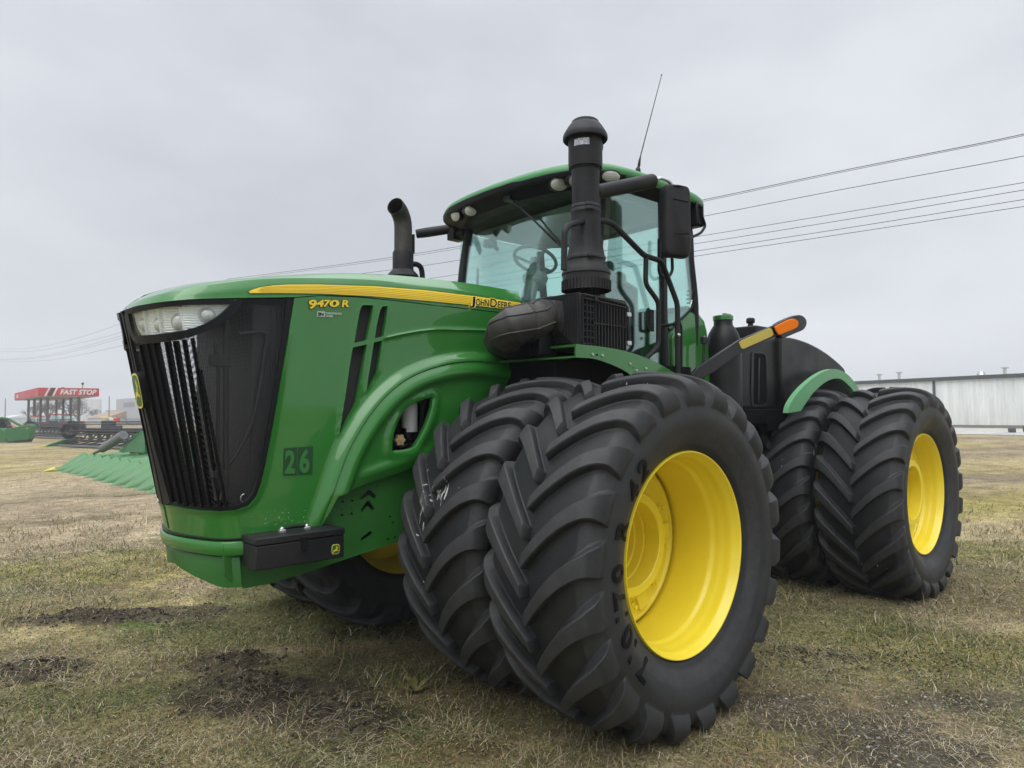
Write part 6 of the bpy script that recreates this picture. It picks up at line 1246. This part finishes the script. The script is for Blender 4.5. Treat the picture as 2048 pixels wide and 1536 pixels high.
dz = [tq(51.5+(x)*5.5, 858.8-(y)*4.2, 50.97) for x, y in DEER]; tri = geometry.delaunay_2d_cdt([Vector(p) for p in DEER], [(i, (i+1) % len(DEER)) for i in range(len(DEER))], [], 0, 1e-6); VV = [tuple(p) for p in tri[0]]; FF = [tuple(f) for f in tri[2] if inpoly(np.array([np.mean([VV[i] for i in f], axis=0)]), DEER)[0]]
flat_mesh('deer_emblem', np.array([tq(51.5+x*5.5, 858.8-y*4.2, 50.95) for x, y in VV]), FF, -np.array(FV), HY_, e, .01)
# --- small red tractors and coloured implements under and beside the canopy
def mini_tractor(label, px, d, s=1.0):
    e = empty('red_tractor', D(px, d)); tag(e, label, 'tractor', 'red tractors beyond the headers'); q2 = math.atan2(RV.y, RV.x)
    for nm, c_, dd_, m in (('hood', (1.0, 0, 1.1), (1.5, .7, .7), HRD), ('cab', (-.3, 0, 1.75), (1.1, 1.2, 1.2), GLASS), ('roof', (-.3, 0, 2.45), (1.6, 1.5, .16), HRD), ('frame', (.3, 0, .7), (2.4, .6, .3), HBK)):
        mb = MB(); mb.box(Vector(c_)*s, Vector(dd_)*s); mb.v = [tuple(Matrix.Rotation(q2, 3, 'Z')@Vector(t_)) for t_ in mb.v]; mb.build(nm, m, e, bevel=.03, smooth=0)
    for x, y, r in ((-.7, .8, .75), (-.7, -.8, .75), (1.3, .7, .45), (1.3, -.7, .45)):
        mb = MB(); mb.lathe([(0, -.18), (r, -.18), (r, .18), (0, .18)], c=(x, y, r), ax='y', n=20); mb.v = [tuple(Matrix.Rotation(q2, 3, 'Z')@(Vector(t_)*s)) for t_ in mb.v]; mb.build('wheel', HBK, e)
    for x in (-.8, .2):
        mb = MB(); mb.box(Vector((x, -.6, 1.8))*s, (.1, .1, 1.2)); mb.v = [tuple(Matrix.Rotation(q2, 3, 'Z')@Vector(t_)) for t_ in mb.v]; mb.build('pillar', CW, e)
mini_tractor('small red tractor with a white-posted cab under the middle of the canopy', 120, 108, 1.0); mini_tractor('small red tractor under the right end of the canopy', 146, 110, .95); mini_tractor('small red tractor half hidden at the left of the canopy posts', 80, 112, .9)
def implement(name, label, px, d, parts):
    e = empty(name, D(px, d)); tag(e, label, 'farm implement')
    for nm, c_, dd_, m in parts: mb = MB(); mb.box(RV*c_[0]+FV*c_[1]+up*c_[2], dd_, rz=math.atan2(RV.y, RV.x)); mb.build(nm, m, e, bevel=.03, smooth=0)
implement('yellow_implement', 'yellow folded implement behind the near draper header', 212, 75, (('boom', (0, 0, 1.8), (1.0, .3, .2), HY_), ('frame', (.3, 0, .9), (1.2, .8, 1.2), HBK)))
implement('red_white_implement', 'red and white machine behind the near draper header', 234, 75, (('body', (0, 0, 1.55), (.45, .5, .4), HRD), ('side', (-.5, 0, 1.6), (.45, .5, .4), CW), ('frame', (-.2, 0, .6), (1.2, .8, .7), HBK)))
# --- metal warehouse, gravel road and verge on the right
def corr():
    m = mat('white_ribbed_sheet', (.78, .81, .81), .5, noise=.05, nscale=.4); t = m.node_tree; b = t.nodes['Principled BSDF']; src = b.inputs['Base Color'].links[0].from_socket; c = t.nodes.new('ShaderNodeTexCoord'); mpn = t.nodes.new('ShaderNodeMapping'); mpn.inputs['Scale'].default_value = (2.2, 2.2, .12); t.links.new(c.outputs['Object'], mpn.inputs[0]); n = t.nodes.new('ShaderNodeTexNoise'); n.inputs['Scale'].default_value = 1.4; n.inputs['Detail'].default_value = 5; t.links.new(mpn.outputs[0], n.inputs['Vector']); r = t.nodes.new('ShaderNodeMapRange'); r.inputs[1].default_value = .35; r.inputs[2].default_value = .7; r.inputs[3].default_value = 1.04; r.inputs[4].default_value = .84; t.links.new(n.outputs['Fac'], r.inputs[0]); x = t.nodes.new('ShaderNodeMix'); x.data_type = 'RGBA'; x.blend_type = 'MULTIPLY'; x.inputs[0].default_value = 1; t.links.new(src, x.inputs[6]); t.links.new(r.outputs[0], x.inputs[7]); t.links.new(x.outputs[2], b.inputs['Base Color']); return m
WS = corr(); TRM = mat('dark_green_trim', (.05, .068, .065), .5); WR = mat('grey_roof_sheet', (.35, .38, .39), .5)
wa, wb = D(1560, 78.6), D(2260, 52.7); wa.z = wb.z = 0; WHs = empty('metal_warehouse', wa); tag(WHs, 'long white ribbed metal warehouse with dark eaves trim at the right', 'warehouse'); u = wb-wa; u.z = 0; WL = u.length; u.normalize(); v = Vector((-u.y, u.x, 0)); v = v if v.dot(FV) > 0 else -v; P = lambda x, y, z: u*x+v*y+up*z
hE = 4.42; mb = MB(); n_ = int(WL/.30); pts = []
for i in range(n_+1):
    x = WL*i/n_; pts += [(x, 0), (x+.18, 0), (x+.21, -.035), (x+.27, -.035)]
pts = [p for p in pts if p[0] <= WL]; k_ = len(pts); mb.add([P(x, y, -.6) for x, y in pts]+[P(x, y, hE) for x, y in pts], [(i, i+1, k_+i+1, k_+i) for i in range(k_-1)])
mb.add([P(0, .01, -.6), P(0, 24, -.6), P(0, 24, hE), P(0, 12, hE+.34), P(0, .01, hE)], [(0, 1, 2, 3, 4)]); mb.add([P(0, 24, -.6), P(WL, 24, -.6), P(WL, 24, hE), P(0, 24, hE)], [(0, 1, 2, 3)]); mb.build('wall', WS, WHs, smooth=0)
def wbx(name, x0, x1, y0, y1, z0, z1, m, parent=None): mb = MB(); mb.add([P(x, y, z) for z in (z0, z1) for x, y in ((x0, y0), (x1, y0), (x1, y1), (x0, y1))], [(3, 2, 1, 0), (4, 5, 6, 7), (0, 1, 5, 4), (1, 2, 6, 5), (2, 3, 7, 6), (3, 0, 4, 7)]); return mb.build(name, m, parent or WHs, smooth=0)
wbx('eaves_trim', -.3, WL, -.28, .1, hE-.12, hE+.22, TRM); rf = MB(); rf.add([P(-.2, -.1, hE+.23), P(WL, -.1, hE+.23), P(WL, 12, hE+.36), P(-.2, 12, hE+.36), P(WL, 24, hE+.2), P(-.2, 24, hE+.2)], [(0, 1, 2, 3), (3, 2, 4, 5)]); rfo = rf.build('roof', WR, WHs, smooth=0)
def xat(px):
    o_, d = ray(px, 800, False); o2 = Vector(o_); d2 = Vector(d); den = d2.x*(-u.y)+d2.y*u.x; w0 = wa-o2; t_ = (w0.x*(-u.y)+w0.y*u.x)/den; q_ = o2+d2*t_-wa; return q_.dot(u)
xd = xat(1870); wbx('downpipe', xd-.10, xd+.10, -.16, -.04, 0, hE-.12, TRM); wbx('foundation', 0, WL, -.10, -.04, -.6, .22, mat('stained_concrete', (.22, .21, .19), .9, noise=.2))
for px, hh in ((1757, .75), (1797, .85), (2009, .75)):
    x = xat(px); mb = MB(); mb.tube([P(x, .3, hE), P(x, .3, hE+hh)], .13, 10); mb.lathe([(.16, hh-.05), (.30, hh), (.30, hh+.08), (0, hh+.16)], c=tuple(P(x, .3, hE)), n=14); mb.build('roof_vent', MET, rfo)
x = xat(1956); mb = MB(); mb.lathe([(0, .45), (.25, .35), (.35, .1), (.3, -.1)], c=tuple(P(x, .8, hE+.2)), n=14); mb.build('turbine_vent', MET, rfo)
GR = mat('gravel_road', (.40, .395, .385), .95, noise=.2, nscale=.6, bump=.6, bscale=8)
def band(name, p0, p1, q0, q1, m, dz=.05, n=60):
    a0_, a1_, b0_, b1_ = [np.array(D(*t_))[:2] for t_ in (p0, p1, q0, q1)]; V = []; 
    for i in range(n+1):
        for j in range(5): A_ = a0_+(a1_-a0_)*i/n; B_ = b0_+(b1_-b0_)*i/n; C_ = A_+(B_-A_)*j/4; z = float(gz(C_[:1], C_[1:])[0])+dz; V.append((C_[0], C_[1], z))
    mb = MB(); mb.add(V, [(i*5+j, i*5+j+1, (i+1)*5+j+1, (i+1)*5+j) for i in range(n) for j in range(4)]); return tag(mb.build(name, m, None), kind='structure')
band('gravel_road', (1500, 77), (2300, 49.6), (1500, 60), (2300, 38), GR, dz=.02); 
c = D(2023, 47); blk = MB(); blk.box(c+up*.2, (.55, .35, .3), rz=.4); tag(blk.build('concrete_block', mat('dark_block', (.07, .07, .07), .8), None, bevel=.03), 'small dark block at the edge of the gravel road by the warehouse', 'block')
c = D(2054, 46); blk = MB(); blk.box(c+up*.3, (.6, .4, .4), rz=.4); tag(blk.build('concrete_block', mat('dark_block', (.07, .07, .07), .8), None, bevel=.03), 'dark block cut off by the right edge of the photo beside the gravel road', 'block')

# --- thin winter haze round the whole scene
bpy.context.view_layer.update(); zt = max((o.matrix_world@Vector(c)).z for o in S.objects if o.type == 'MESH' for c in o.bound_box)+2
mb = MB(); mb.bb((GX.min()-30, GY.min()-30, GZ.min()-1.5), (GX.max()+30, GY.max()+30, zt))
hzm = bpy.data.materials.new('haze_air'); hzm.use_nodes = True; t = hzm.node_tree; t.nodes.clear(); o_ = t.nodes.new('ShaderNodeOutputMaterial'); v_ = t.nodes.new('ShaderNodeVolumePrincipled'); v_.inputs['Color'].default_value = (.93, .95, .98, 1); v_.inputs['Density'].default_value = .0014; t.links.new(v_.outputs[0], o_.inputs['Volume'])
tag(mb.build('haze', hzm, None, smooth=0), kind='stuff')
